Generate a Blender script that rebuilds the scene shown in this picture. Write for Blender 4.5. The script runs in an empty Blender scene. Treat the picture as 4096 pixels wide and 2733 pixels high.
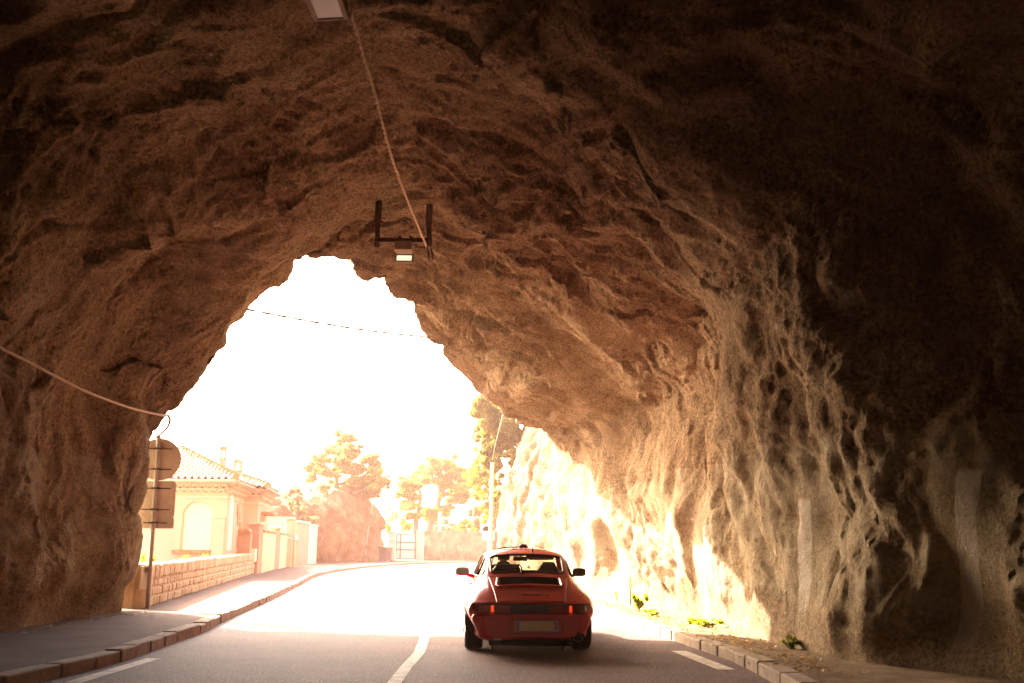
import bpy, bmesh, math, random
import numpy as np
from mathutils import Vector, Matrix, Euler
random.seed(7); rng = np.random.default_rng(7)
R = math.radians
S = bpy.context.scene
col = S.collection

# ------------------------------------------------------------------ camera
F = 4096*35/36; HOR = 2178.0; CAMH = 1.34
PITCH = math.atan((HOR-1366.5)/F); ROLL = R(0.5)
cam_d = bpy.data.cameras.new('camera'); cam = bpy.data.objects.new('camera', cam_d); col.objects.link(cam)
cam_d.lens = 35; cam_d.sensor_width = 36; cam_d.clip_end = 3000; cam_d.clip_start = 0.05
CM = Matrix.Rotation(math.pi/2+PITCH, 4, 'X') @ Matrix.Rotation(ROLL, 4, 'Z')
CM.translation = (0, 0, CAMH)
cam.matrix_world = CM
S.camera = cam
RM = np.array(CM.to_3x3())

def pix(u, v, Y=None, z=None):
    """photo pixel -> world point at depth Y or height z (used to survey where things stand)"""
    d = RM @ np.array([(u-2048)/F, -(v-1366.5)/F, -1.0])
    t = Y/d[1] if Y is not None else (z-CAMH)/d[2]
    return np.array([0, 0, CAMH]) + t*d

# ------------------------------------------------------------------ sky, sun, exposure
SUN_AZ, SUN_EL = R(50.5), R(36)          # azimuth to the left of the view axis (+Y)
sun_dir = Vector((-math.sin(SUN_AZ)*math.cos(SUN_EL), math.cos(SUN_AZ)*math.cos(SUN_EL), math.sin(SUN_EL)))
w = bpy.data.worlds.new("World"); S.world = w; w.use_nodes = True
nt = w.node_tree; bg = nt.nodes['Background']
sky = nt.nodes.new('ShaderNodeTexSky'); sky.sky_type = 'NISHITA'; sky.sun_disc = False
sky.sun_elevation = SUN_EL; sky.sun_rotation = -SUN_AZ
sky.dust_density = 4.0; sky.air_density = 1.0; sky.ozone_density = 0.6
warm = nt.nodes.new('ShaderNodeMix'); warm.data_type = 'RGBA'; warm.blend_type = 'MULTIPLY'; warm.inputs[0].default_value = 1; warm.inputs[7].default_value = (1.08, .92, .74, 1)   # warm tint added to the sky light
nt.links.new(sky.outputs[0], warm.inputs[6]); nt.links.new(warm.outputs[2], bg.inputs[0]); bg.inputs[1].default_value = 0.15
sl = bpy.data.lights.new('sun', 'SUN'); sl.energy = 2.8; sl.angle = R(0.5); sl.color = (1.0, 0.86, 0.72)
so = bpy.data.objects.new('sun', sl); col.objects.link(so)
so.rotation_euler = sun_dir.to_track_quat('Z', 'Y').to_euler(); so.location = (-40, 40, 40)
vs = S.view_settings; vs.view_transform = 'Standard'; vs.look = 'None'; vs.gamma = 1; vs.use_curve_mapping = False
vs.exposure = 4.1
S.render.engine = 'CYCLES'
cy = S.cycles; cy.use_denoising = True; cy.use_guiding = True; cy.use_surface_guiding = True; cy.use_volume_guiding = True; cy.guiding_training_samples = 64; cy.max_bounces = 10; cy.diffuse_bounces = 6; cy.glossy_bounces = 4
cy.transmission_bounces = 8; cy.transparent_max_bounces = 16; cy.volume_bounces = 1
cy.caustics_reflective = False; cy.caustics_refractive = False; cy.sample_clamp_indirect = 1.0; cy.denoising_prefilter = 'ACCURATE'; cy.denoising_input_passes = 'RGB_ALBEDO_NORMAL'
try: cy.denoiser = 'OPENIMAGEDENOISE'
except Exception: pass

# ------------------------------------------------------------------ helpers
def tag(o, label=None, cat=None, group=None, kind=None):
    if label: o['label'] = label
    if cat: o['category'] = cat
    if group: o['group'] = group
    if kind: o['kind'] = kind
    return o

def empty(name, loc=(0, 0, 0), rz=0):
    o = bpy.data.objects.new(name, None); col.objects.link(o)
    o.location = loc; o.rotation_euler = (0, 0, rz); o.empty_display_size = 0.1
    return o

def copy_tree(o, parent=None):
    c = o.copy(); col.objects.link(c); c.parent = parent
    for ch in list(o.children): copy_tree(ch, c)
    return c

class MB:
    def __init__(s): s.v = []; s.f = []; s.n = 0
    def add(s, V, Fc):
        V = np.asarray(V, float).reshape(-1, 3)
        s.v.append(V); s.f += [tuple(int(i)+s.n for i in f) for f in Fc]; s.n += len(V); return s
    def box(s, c, d, rz=0, bev=0.0, M=None):
        x, y, z = [a/2 for a in d]
        if bev > 0:
            b = min(bev, x*.9, y*.9, z*.9)
            bm = bmesh.new(); bmesh.ops.create_cube(bm, size=2)
            for q in bm.verts: q.co = Vector((q.co.x*x, q.co.y*y, q.co.z*z))
            bmesh.ops.bevel(bm, geom=list(bm.edges), offset=b, segments=2, affect='EDGES', profile=.5)
            bm.verts.ensure_lookup_table()
            V = np.array([q.co[:] for q in bm.verts]); Fc = [[q.index for q in f.verts] for f in bm.faces]; bm.free()
        else:
            V = np.array([(a*x, b*y, c_*z) for a in (-1, 1) for b in (-1, 1) for c_ in (-1, 1)])
            Fc = [(0, 1, 3, 2), (4, 6, 7, 5), (0, 4, 5, 1), (2, 3, 7, 6), (0, 2, 6, 4), (1, 5, 7, 3)]
        if M is not None: V = V @ np.array(M).T
        if rz:
            cz, sz = math.cos(rz), math.sin(rz); V = V @ np.array([[cz, sz, 0], [-sz, cz, 0], [0, 0, 1]])
        return s.add(V+np.array(c), Fc)
    def tube(s, P, r, n=8, cap=True):
        P = np.asarray(P, float); m = len(P); r = np.broadcast_to(np.asarray(r, float), (m,))
        T = np.gradient(P, axis=0) if m > 2 else np.repeat((P[1]-P[0])[None], 2, 0)
        T /= np.linalg.norm(T, axis=1)[:, None]+1e-12
        up = np.array([0, 0, 1.]) if abs(T[0][2]) < .9 else np.array([1., 0, 0])
        V = []; N = np.cross(T[0], up)
        for i in range(m):
            N = N-T[i]*N.dot(T[i]); N /= np.linalg.norm(N)+1e-12; B = np.cross(T[i], N)
            a = np.arange(n)*2*math.pi/n
            V.append(P[i]+r[i]*(np.cos(a)[:, None]*N+np.sin(a)[:, None]*B))
        V = np.concatenate(V)
        Fc = [(i*n+j, i*n+(j+1) % n, (i+1)*n+(j+1) % n, (i+1)*n+j) for i in range(m-1) for j in range(n)]
        if cap: Fc += [tuple(range(n))[::-1], tuple((m-1)*n+j for j in range(n))]
        return s.add(V, Fc)
    def prism(s, poly, c, ax, ay, az, t):
        """polygon in the ax/ay plane, thickness t along az, centred at c"""
        ax, ay, az, c = [np.asarray(q, float) for q in (ax, ay, az, c)]
        n = len(poly); p = np.array(poly, float)
        b = c+p[:, :1]*ax+p[:, 1:]*ay
        V = np.concatenate([b-az*t/2, b+az*t/2])
        return s.add(V, [tuple(range(n))[::-1], tuple(range(n, 2*n))]+[(i, (i+1) % n, n+(i+1) % n, n+i) for i in range(n)])
    def grid(s, G, wrap=False):
        a, b = G.shape[:2]
        Fc = [(i*b+j, i*b+(j+1) % b, (i+1)*b+(j+1) % b, (i+1)*b+j) for i in range(a-1) for j in range(b if wrap else b-1)]
        return s.add(G.reshape(-1, 3), Fc)
    def lathe(s, prof, c=(0, 0, 0), n=20, axis='z'):
        a = np.arange(n)*2*math.pi/n; V = []
        for r, h in prof:
            V.append(np.stack([r*np.cos(a), r*np.sin(a), np.full(n, h)], 1))
        V = np.concatenate(V)
        if axis == 'x': V = V[:, [2, 0, 1]]
        if axis == 'y': V = V[:, [1, 2, 0]]
        m = len(prof)
        Fc = [(i*n+j, i*n+(j+1) % n, (i+1)*n+(j+1) % n, (i+1)*n+j) for i in range(m-1) for j in range(n)]
        Fc += [tuple(range(n))[::-1], tuple((m-1)*n+j for j in range(n))]
        return s.add(V+np.array(c), Fc)
    def build(s, name, mat, parent=None, smooth=False, angle=None):
        me = bpy.data.meshes.new(name)
        V = np.concatenate(s.v) if s.v else np.zeros((0, 3))
        me.from_pydata(V.tolist(), [], s.f)
        return link(name, me, mat, parent, smooth, angle)

def link(name, me, mat, parent=None, smooth=False, angle=None):
    bm = bmesh.new(); bm.from_mesh(me); bmesh.ops.recalc_face_normals(bm, faces=list(bm.faces)); bm.to_mesh(me); bm.free()
    if mat is not None:
        for m_ in (mat if isinstance(mat, (list, tuple)) else [mat]): me.materials.append(m_)
    if smooth: me.polygons.foreach_set('use_smooth', [True]*len(me.polygons))
    if smooth and angle is not None:
        me.set_sharp_from_angle(angle=R(angle))
    o = bpy.data.objects.new(name, me); col.objects.link(o)
    if parent is not None: o.parent = parent
    return o

def big_grid(name, G, mat, smooth=True, flip=False):
    a, b = G.shape[:2]
    me = bpy.data.meshes.new(name)
    me.vertices.add(a*b); me.vertices.foreach_set('co', G.reshape(-1).astype(np.float32))
    i, j = np.meshgrid(np.arange(a-1), np.arange(b-1), indexing='ij'); i = i.ravel(); j = j.ravel()
    q = np.stack([i*b+j, i*b+j+1, (i+1)*b+j+1, (i+1)*b+j], 1)
    if flip: q = q[:, ::-1]
    me.loops.add(q.size); me.loops.foreach_set('vertex_index', q.reshape(-1).astype(np.int32))
    me.polygons.add(len(q)); me.polygons.foreach_set('loop_start', (np.arange(len(q))*4).astype(np.int32))
    me.polygons.foreach_set('use_smooth', np.ones(len(q), bool))
    me.update(calc_edges=True); me.validate()
    me.materials.append(mat)
    o = bpy.data.objects.new(name, me); col.objects.link(o); return o

# --- numpy perlin noise
_perm = rng.permutation(256); _perm = np.concatenate([_perm, _perm, _perm])
_g = rng.normal(size=(256, 3)); _g /= np.linalg.norm(_g, axis=1)[:, None]
def perlin(P):
    P = np.asarray(P, float); I = np.floor(P).astype(int); f = P-I; I &= 255
    u = f*f*f*(f*(f*6-15)+10); out = 0
    for dx in (0, 1):
        for dy in (0, 1):
            for dz in (0, 1):
                h = _perm[_perm[_perm[(I[..., 0]+dx) & 255]+((I[..., 1]+dy) & 255)]+((I[..., 2]+dz) & 255)]
                d = f-np.array([dx, dy, dz]); g = _g[h]
                wgt = (u[..., 0] if dx else 1-u[..., 0])*(u[..., 1] if dy else 1-u[..., 1])*(u[..., 2] if dz else 1-u[..., 2])
                out = out+wgt*(g*d).sum(-1)
    return out*1.6
def fbm(P, o=4):
    s, a = 0, 1
    for k in range(o): s = s+a*perlin(P*2**k+k*17.3); a *= .5
    return s
def ridge(P, o=3):
    s, a = 0, 1
    for k in range(o): s = s+a*(1-2*np.abs(perlin(P*2**k+k*9.1))); a *= .5
    return s

def crags(P, seed=0):
    """broken facets: every cell of a Worley pattern is its own tilted plane"""
    I = np.floor(P).astype(int); best = np.full(P.shape[:-1], 9e9); out = np.zeros(P.shape[:-1])
    for dx in (-1, 0, 1):
        for dy in (-1, 0, 1):
            for dz in (-1, 0, 1):
                C = I+np.array([dx, dy, dz]); h = _perm[_perm[_perm[(C[..., 0]+seed) & 255]+(C[..., 1] & 255)]+(C[..., 2] & 255)]
                q = P-(C+.5+.45*_g[h]); d = (q*q).sum(-1); v = (q*_g[(h+37) & 255]).sum(-1)+.35*_g[(h+91) & 255][..., 0]
                m_ = d < best; best = np.where(m_, d, best); out = np.where(m_, v, out)
    return out
def catmull(P, n):
    """P (k, ...) control points -> (n, ...) samples"""
    P = np.asarray(P, float); k = len(P)
    Q = np.concatenate([(2*P[0]-P[1])[None], P, (2*P[-1]-P[-2])[None]])
    t = np.linspace(0, k-1, n); i = np.minimum(t.astype(int), k-2); f = (t-i).reshape(-1, *([1]*(P.ndim-1)))
    a, b, c, d = Q[i], Q[i+1], Q[i+2], Q[i+3]
    return .5*(2*b+(c-a)*f+(2*a-5*b+4*c-d)*f*f+(3*b-a-3*c+d)*f**3)

def resample(P, n):
    P = catmull(P, 400) if len(P) > 2 else np.asarray(P, float)
    d = np.concatenate([[0], np.cumsum(np.linalg.norm(np.diff(P, axis=0), axis=1))])
    t = np.linspace(0, d[-1], n)
    return np.stack([np.interp(t, d, P[:, i]) for i in range(P.shape[1])], 1)

# --- materials
def nm(name):
    m = bpy.data.materials.new(name); m.use_nodes = True
    return m, m.node_tree, m.node_tree.nodes['Principled BSDF']
def mat(name, c, rough=.6, metal=0, coat=0, spec=.5, **kw):
    m, t, b = nm(name)
    b.inputs['Base Color'].default_value = (*c, 1); b.inputs['Roughness'].default_value = rough
    b.inputs['Metallic'].default_value = metal; b.inputs['Coat Weight'].default_value = coat
    b.inputs['Coat Roughness'].default_value = .03; b.inputs['Specular IOR Level'].default_value = spec
    return m
def N(t, typ, **kw):
    n = t.nodes.new(typ)
    for k, v in kw.items():
        if k in n.inputs: n.inputs[k].default_value = v
        else: setattr(n, k, v)
    return n
def noisy(name, stops, scale=4, rough=.85, bump=.3, bscale=None, dist=.02, coord='Object', stretch=(1, 1, 1), detail=8, spec=.3, fine=0, speck=None):
    """noise-coloured surface: stops = [(pos, colour)...]"""
    m, t, b = nm(name); L = t.links.new
    tc = N(t, 'ShaderNodeTexCoord'); mp = N(t, 'ShaderNodeMapping'); mp.inputs['Scale'].default_value = stretch
    L(tc.outputs[coord], mp.inputs['Vector'])
    n1 = N(t, 'ShaderNodeTexNoise', Scale=scale, Detail=detail, Roughness=.62); L(mp.outputs[0], n1.inputs['Vector'])
    cr = N(t, 'ShaderNodeValToRGB'); e = cr.color_ramp.elements
    while len(e) < len(stops): e.new(.5)
    for q, (p, c) in zip(e, stops): q.position = p; q.color = (*c, 1)
    L(n1.outputs['Fac'], cr.inputs['Fac']); colr = cr.outputs['Color']
    if speck:
        n3 = N(t, 'ShaderNodeTexNoise', Scale=speck[0], Detail=2, Roughness=.7); L(mp.outputs[0], n3.inputs['Vector'])
        mr = N(t, 'ShaderNodeMapRange'); mr.inputs[1].default_value = speck[1]; mr.inputs[2].default_value = speck[1]+.1
        L(n3.outputs['Fac'], mr.inputs[0])
        mx = N(t, 'ShaderNodeMix', data_type='RGBA'); L(mr.outputs[0], mx.inputs[0]); L(colr, mx.inputs[6]); mx.inputs[7].default_value = (*speck[2], 1)
        colr = mx.outputs[2]
    L(colr, b.inputs['Base Color']); b.inputs['Roughness'].default_value = rough; b.inputs['Specular IOR Level'].default_value = spec
    if bump:
        n2 = N(t, 'ShaderNodeTexNoise', Scale=bscale or scale*4, Detail=6, Roughness=.65); L(mp.outputs[0], n2.inputs['Vector'])
        bp = N(t, 'ShaderNodeBump', Strength=bump, Distance=dist); L(n2.outputs['Fac'], bp.inputs['Height']); L(bp.outputs[0], b.inputs['Normal'])
    return m
def leafmat(name, c1, c2, scale=.8, trans=.45):
    m, t, b = nm(name); L = t.links.new
    tc = N(t, 'ShaderNodeTexCoord'); n1 = N(t, 'ShaderNodeTexNoise', Scale=scale, Detail=5)
    L(tc.outputs['Object'], n1.inputs['Vector'])
    cr = N(t, 'ShaderNodeValToRGB'); cr.color_ramp.elements[0].position = .35; cr.color_ramp.elements[1].position = .65
    cr.color_ramp.elements[0].color = (*c1, 1); cr.color_ramp.elements[1].color = (*c2, 1)
    L(n1.outputs['Fac'], cr.inputs['Fac']); L(cr.outputs[0], b.inputs['Base Color'])
    b.inputs['Roughness'].default_value = .5; b.inputs['Specular IOR Level'].default_value = .3
    tr = N(t, 'ShaderNodeBsdfTranslucent'); hs = N(t, 'ShaderNodeHueSaturation', Saturation=1.1, Value=2.2)
    L(cr.outputs[0], hs.inputs['Color']); L(hs.outputs[0], tr.inputs['Color'])
    mx = N(t, 'ShaderNodeMixShader', Fac=trans); L(b.outputs[0], mx.inputs[1]); L(tr.outputs[0], mx.inputs[2])
    L(mx.outputs[0], t.nodes['Material Output'].inputs['Surface'])
    return m

def rock_material(name, tint=(1, 1, 1), painted=False, bands=()):
    m, t, b = nm(name); L = t.links.new
    geo = N(t, 'ShaderNodeNewGeometry'); pos = geo.outputs['Position']
    def ns(scale, detail, rough, stretch=None):
        n = N(t, 'ShaderNodeTexNoise', Scale=scale, Detail=detail, Roughness=rough)
        if stretch:
            mp = N(t, 'ShaderNodeMapping'); mp.inputs['Scale'].default_value = stretch; L(pos, mp.inputs[0]); L(mp.outputs[0], n.inputs['Vector'])
        else: L(pos, n.inputs['Vector'])
        return n.outputs['Fac']
    def ramp(fac, stops):
        cr = N(t, 'ShaderNodeValToRGB'); e = cr.color_ramp.elements
        while len(e) < len(stops): e.new(.5)
        for q, (p, c) in zip(e, stops): q.position = p; q.color = (c[0]*tint[0], c[1]*tint[1], c[2]*tint[2], 1)
        L(fac, cr.inputs[0]); return cr.outputs[0]
    def mixc(fac, a, bcol, typ='MIX'):
        mx = N(t, 'ShaderNodeMix', data_type='RGBA', blend_type=typ)
        if isinstance(fac, float): mx.inputs[0].default_value = fac
        else: L(fac, mx.inputs[0])
        L(a, mx.inputs[6])
        if isinstance(bcol, tuple): mx.inputs[7].default_value = (*bcol, 1)
        else: L(bcol, mx.inputs[7])
        return mx.outputs[2]
    def mrange(fac, a, b_, c=0, d=1):
        mr = N(t, 'ShaderNodeMapRange', clamp=True); mr.inputs[1].default_value = a; mr.inputs[2].default_value = b_
        mr.inputs[3].default_value = c; mr.inputs[4].default_value = d; L(fac, mr.inputs[0]); return mr.outputs[0]
    c = ramp(ns(.55, 10, .62), [(.28, (.15, .085, .045)), (.46, (.30, .19, .105)), (.60, (.40, .27, .16)), (.78, (.50, .37, .24))])
    # streaks running down the rock
    st = mrange(ns(1.4, 6, .6, (1, 1, .16)), .44, .62); c = mixc(mrange(st, 0, 1, 0, .35), c, (.16*tint[0], .10*tint[1], .055*tint[2]))
    # pale calcite crusts, small patches
    pt = mrange(ns(1.9, 9, .72), .655, .70); c = mixc(mrange(pt, 0, 1, 0, .75), c, (.62*tint[0], .52*tint[1], .38*tint[2]))
    # dark pits and soot in hollows of the surface pattern
    pd = mrange(ns(3.2, 8, .7), .40, .33); c = mixc(mrange(pd, 0, 1, 0, .6), c, (.10*tint[0], .06*tint[1], .035*tint[2]))
    # aggregate speckle
    sp = mrange(ns(20, 5, .85), .36, .62, .35, 1.55)
    cc = N(t, 'ShaderNodeCombineColor'); [L(sp, cc.inputs[i]) for i in range(3)]
    c = mixc(1.0, c, cc.outputs[0], 'MULTIPLY')
    if painted:   # old limewash on the lower two and a half metres
        sx = N(t, 'ShaderNodeSeparateXYZ'); L(pos, sx.inputs[0])
        ad = N(t, 'ShaderNodeMath', operation='MULTIPLY_ADD'); L(ns(.35, 2, .4), ad.inputs[0]); ad.inputs[1].default_value = .55; L(sx.outputs['Z'], ad.inputs[2])
        band = mrange(ad.outputs[0], 2.93, 2.89)
        low = mrange(ad.outputs[0], 1.05, .85, 1, .25)
        wear = mrange(ns(2.6, 7, .7), .38, .6, .05, .5)
        f1 = N(t, 'ShaderNodeMath', operation='MULTIPLY'); L(band, f1.inputs[0]); L(wear, f1.inputs[1])
        f2 = N(t, 'ShaderNodeMath', operation='MULTIPLY'); L(f1.outputs[0], f2.inputs[0]); L(low, f2.inputs[1])
        c = mixc(f2.outputs[0], c, (.58*tint[0], .49*tint[1], .36*tint[2]))
    for tx, ty, tz, sc, hw_, z0, z1, yc in bands:
        m1 = N(t, 'ShaderNodeMath', operation='MULTIPLY_ADD'); L(ns(5, 4, .6), m1.inputs[0]); m1.inputs[1].default_value = .08; m1.inputs[2].default_value = -.04-sc
        m2_ = N(t, 'ShaderNodeMath', operation='MULTIPLY_ADD'); L(sx.outputs['X'], m2_.inputs[0]); m2_.inputs[1].default_value = tx; L(m1.outputs[0], m2_.inputs[2])
        m3 = N(t, 'ShaderNodeMath', operation='MULTIPLY_ADD'); L(sx.outputs['Y'], m3.inputs[0]); m3.inputs[1].default_value = ty; L(m2_.outputs[0], m3.inputs[2])
        m4 = N(t, 'ShaderNodeMath', operation='MULTIPLY_ADD'); L(sx.outputs['Z'], m4.inputs[0]); m4.inputs[1].default_value = tz; L(m3.outputs[0], m4.inputs[2])
        ab = N(t, 'ShaderNodeMath', operation='ABSOLUTE'); L(m4.outputs[0], ab.inputs[0])
        f = mrange(ab.outputs[0], hw_-.01, hw_+.01, 1, 0)
        for q in (mrange(sx.outputs['Z'], z1-.02, z1+.03, 1, 0), mrange(sx.outputs['Z'], z0-.05, z0+.35, .1, 1), mrange(sx.outputs['X'], 1.4, 1.5), mrange(sx.outputs['Y'], yc-1.2, yc-1.19), mrange(sx.outputs['Y'], yc+1.19, yc+1.2, 1, 0), mrange(ns(4.5, 8, .75), .36, .52, .35, .95)):
            mm = N(t, 'ShaderNodeMath', operation='MULTIPLY'); L(f, mm.inputs[0]); L(q, mm.inputs[1]); f = mm.outputs[0]
        c = mixc(f, c, (.74, .68, .58))
    L(c, b.inputs['Base Color']); b.inputs['Roughness'].default_value = .92; b.inputs['Specular IOR Level'].default_value = .2
    h = N(t, 'ShaderNodeMath', operation='MULTIPLY_ADD'); L(ns(26, 6, .75), h.inputs[0]); h.inputs[1].default_value = .55; L(ns(4.5, 10, .72), h.inputs[2])
    bp = N(t, 'ShaderNodeBump', Strength=1.0, Distance=.16); L(h.outputs[0], bp.inputs['Height']); L(bp.outputs[0], b.inputs['Normal'])
    return m

M = {}
M['cliff'] = rock_material('cliff_rock', (.85, .84, .80))
M['red_rock'] = rock_material('reddish_rock', (1.05, .78, .68))
M['asphalt'] = noisy('asphalt', [(.34, (.050, .025, .025)), (.66, (.122, .062, .062))], .9, .72, 1.0, 45, .02, detail=12, spec=.45, speck=(28, .575, (.36, .25, .24)))
M['pave'] = noisy('pavement_asphalt', [(.34, (.055, .027, .018)), (.66, (.115, .062, .043))], 1.5, .9, .5, 90, .006, speck=(60, .62, (.24, .2, .17)))
M['dirt'] = noisy('dry_earth', [(.3, (.09, .055, .03)), (.55, (.17, .115, .065)), (.75, (.25, .185, .115))], 3, .95, .9, 25, .03, speck=(40, .63, (.4, .33, .22)))
M['ground'] = noisy('ground_soil', [(.3, (.14, .10, .06)), (.7, (.26, .2, .12))], .5, .95, .5, 8, .05)
M['granite'] = noisy('granite', [(.3, (.22, .17, .13)), (.7, (.40, .33, .26))], 6, .85, .6, 60, .008, speck=(50, .62, (.12, .09, .08)))
M['paint'] = noisy('road_paint', [(.35, (.42, .38, .34)), (.6, (.72, .69, .64))], 7, .7, .2, 80, .003)
M['limewash'] = noisy('limewash', [(.3, (.35, .29, .22)), (.5, (.66, .60, .5)), (.7, (.78, .73, .64))], 3, .9, .6, 30, .01, stretch=(2, 2, .5))
M['stucco'] = noisy('pink_stucco', [(.3, (.50, .33, .245)), (.7, (.57, .39, .295))], 1, .9, .25, 60, .004)
M['stucco2'] = noisy('rose_stucco', [(.3, (.42, .25, .18)), (.7, (.50, .32, .235))], 1, .9, .25, 60, .004)
M['trim'] = noisy('cream_trim', [(.3, (.56, .43, .33)), (.7, (.64, .52, .41))], 3, .85, .15, 40, .003)
M['shutter'] = mat('cream_shutter', (.72, .66, .52), .5)
M['tile'] = noisy('terracotta_tile', [(.3, (.34, .13, .07)), (.5, (.48, .22, .12)), (.75, (.6, .33, .2))], 3, .85, .3, 40, .005)
M['brick'] = noisy('brick', [(.3, (.36, .16, .08)), (.7, (.48, .24, .12))], 8, .85, .3, 40, .005)
M['stone'] = noisy('wall_stone', [(.3, (.36, .26, .17)), (.5, (.50, .39, .28)), (.75, (.60, .50, .38))], 2.2, .9, .7, 16, .03)
M['stone_far'] = noisy('brown_rubble_stone', [(.3, (.17, .105, .06)), (.5, (.32, .22, .135)), (.72, (.46, .35, .23))], 1.3, .9, .9, 7, .08)
M['speckstone'] = noisy('speckled_panel', [(.3, (.56, .48, .30)), (.7, (.68, .60, .42))], 2, .9, .5, 20, .02, speck=(9, .60, (.36, .26, .14)))
M['conc'] = noisy('pale_concrete', [(.3, (.52, .43, .34)), (.7, (.62, .53, .43))], 2, .9, .3, 40, .004)
M['galv'] = noisy('galvanised_steel', [(.3, (.30, .26, .23)), (.7, (.42, .38, .34))], 6, .5, .05, 40, .002, spec=.5)
M['signback'] = noisy('sign_back', [(.3, (.50, .40, .33)), (.55, (.62, .52, .44)), (.75, (.70, .61, .53))], 4, .55, .05, 40, .002)
M['beige'] = noisy('beige_box', [(.3, (.48, .33, .18)), (.7, (.56, .40, .24))], 4, .55, .05, 40, .002)
M['rust'] = noisy('rusty_steel', [(.3, (.05, .03, .022)), (.6, (.10, .055, .035)), (.8, (.2, .09, .045))], 7, .8, .3, 40, .004)
M['lampgrey'] = noisy('weathered_lamp_body', [(.3, (.22, .15, .10)), (.7, (.34, .24, .16))], 7, .6, .2, 30, .004)
M['lampglass'] = mat('frosted_lamp_glass', (.70, .68, .60), .25)
_b = M['lampglass'].node_tree.nodes['Principled BSDF']; _b.inputs['Emission Color'].default_value = (1, .86, .55, 1); _b.inputs['Emission Strength'].default_value = .075   # the lamp is lit
M['lampglass2'] = mat('grey_lamp_glass', (.50, .52, .50), .3)
M['cable'] = noisy('cable_sheath', [(.3, (.42, .31, .19)), (.7, (.58, .45, .3))], 5, .6, .1, 30, .002)
M['darkcable'] = mat('dark_cable', (.10, .06, .05), .6)
M['wood'] = noisy('grey_wood', [(.3, (.26, .18, .13)), (.7, (.38, .28, .21))], 4, .85, .3, 30, .004, stretch=(4, 4, .4))
M['bark'] = noisy('bark', [(.3, (.10, .06, .04)), (.7, (.2, .13, .09))], 6, .9, .8, 20, .03, stretch=(2, 2, .5))
M['pine'] = leafmat('pine_needles', (.15, .13, .035), (.27, .23, .07), .7, .55)
M['pine2'] = leafmat('pine_needles_dark', (.13, .12, .02), (.24, .21, .04), .7, .55)
M['lime'] = leafmat('lime_leaves', (.18, .21, .022), (.30, .32, .04), .7, .55)
M['ivy'] = leafmat('ivy_leaves', (.11, .12, .03), (.21, .20, .055), .7, .5)
M['weed'] = leafmat('weed_leaves', (.16, .20, .02), (.28, .32, .04), 4, .5)
M['olive'] = leafmat('olive_leaves', (.14, .12, .06), (.24, .2, .1), .7, .4)
M['deadleaf'] = leafmat('dead_leaves', (.25, .16, .06), (.42, .30, .13), 5, .2)
M['gatepanel'] = mat('white_gate_panel', (.74, .70, .62), .6)
M['gateframe'] = mat('brown_gate_steel', (.20, .12, .09), .6)
M['bin'] = mat('dark_bin_plastic', (.05, .03, .03), .5)
M['bin2'] = mat('grey_bin_plastic', (.16, .13, .12), .5)
M['yellow'] = mat('yellow_lid', (.55, .4, .06), .5)
M['white'] = mat('white_enamel', (.75, .72, .68), .4)

# ================================================================== GROUND, ROAD
ground = MB().grid(np.array([[(x, y, -.04) for x in (-420, 420)] for y in (-420, 420)], float)).build('ground', M['ground']); tag(ground, kind='structure')

P0 = lambda u, v: pix(u, v, z=0)[:2]
LK = [(-4.85, -26), (-4.75, 0), (-4.62, 8.5)]+[tuple(P0(*p)) for p in [(463, 2656), (637, 2594), (810, 2533), (911, 2479), (1063, 2410), (1186, 2348), (1273, 2305)]]
LK += [(-8.1, 50), (-7.5, 60), (-5.2, 70), (-.5, 76.5), (6, 79.5), (16, 80.5), (40, 80)]
RK = [(2.7, -26), (2.66, 0), (2.62, 8)]+[tuple(P0(*p)) for p in [(2958, 2659), (2859, 2622), (2714, 2570), (2569, 2524), (2361, 2445)]]
RK += [(.55, 31), (-.55, 41), (-1.05, 50), (-.5, 59), (1.5, 66), (5.5, 71), (11, 73), (20, 73.6), (40, 73)]
LKs = resample(LK, 220); RKs = resample(RK, 220)
def sheet(name, A, B, z, m, n=1):
    """sheet between two plan curves"""
    A = np.asarray(A); B = np.asarray(B); k = 9
    G = np.zeros((len(A), k, 3))
    for j in range(k): G[:, j, :2] = A+(B-A)*j/(k-1)
    G[..., 2] = z
    o = MB().grid(G).build(name, m); tag(o, kind='structure'); return o
road = sheet('road', LKs, RKs, 0.0, M['asphalt'])
SW = resample([(-9, -26), (-9, 0), (-9, 17), (-8.2, 20), (-9.6, 30), (-11.2, 41), (-12.2, 55), (-14, 63), (-12, 71), (-9.5, 77.5), (-5, 82), (2, 86), (14, 88), (40, 88)], 220)
sheet('sidewalk', SW, LKs, 0.115, M['pave'])
VG = resample([(7, -26), (7, 0), (6, 8), (4.6, 13), (4.2, 18), (3.7, 24), (3.2, 30), (2.6, 38), (2.2, 46), (2.2, 56), (4, 64), (8, 69), (13, 71.5), (22, 72), (40, 71)], 220)
sheet('verge', RKs, VG, 0.11, M['dirt'])

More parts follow.
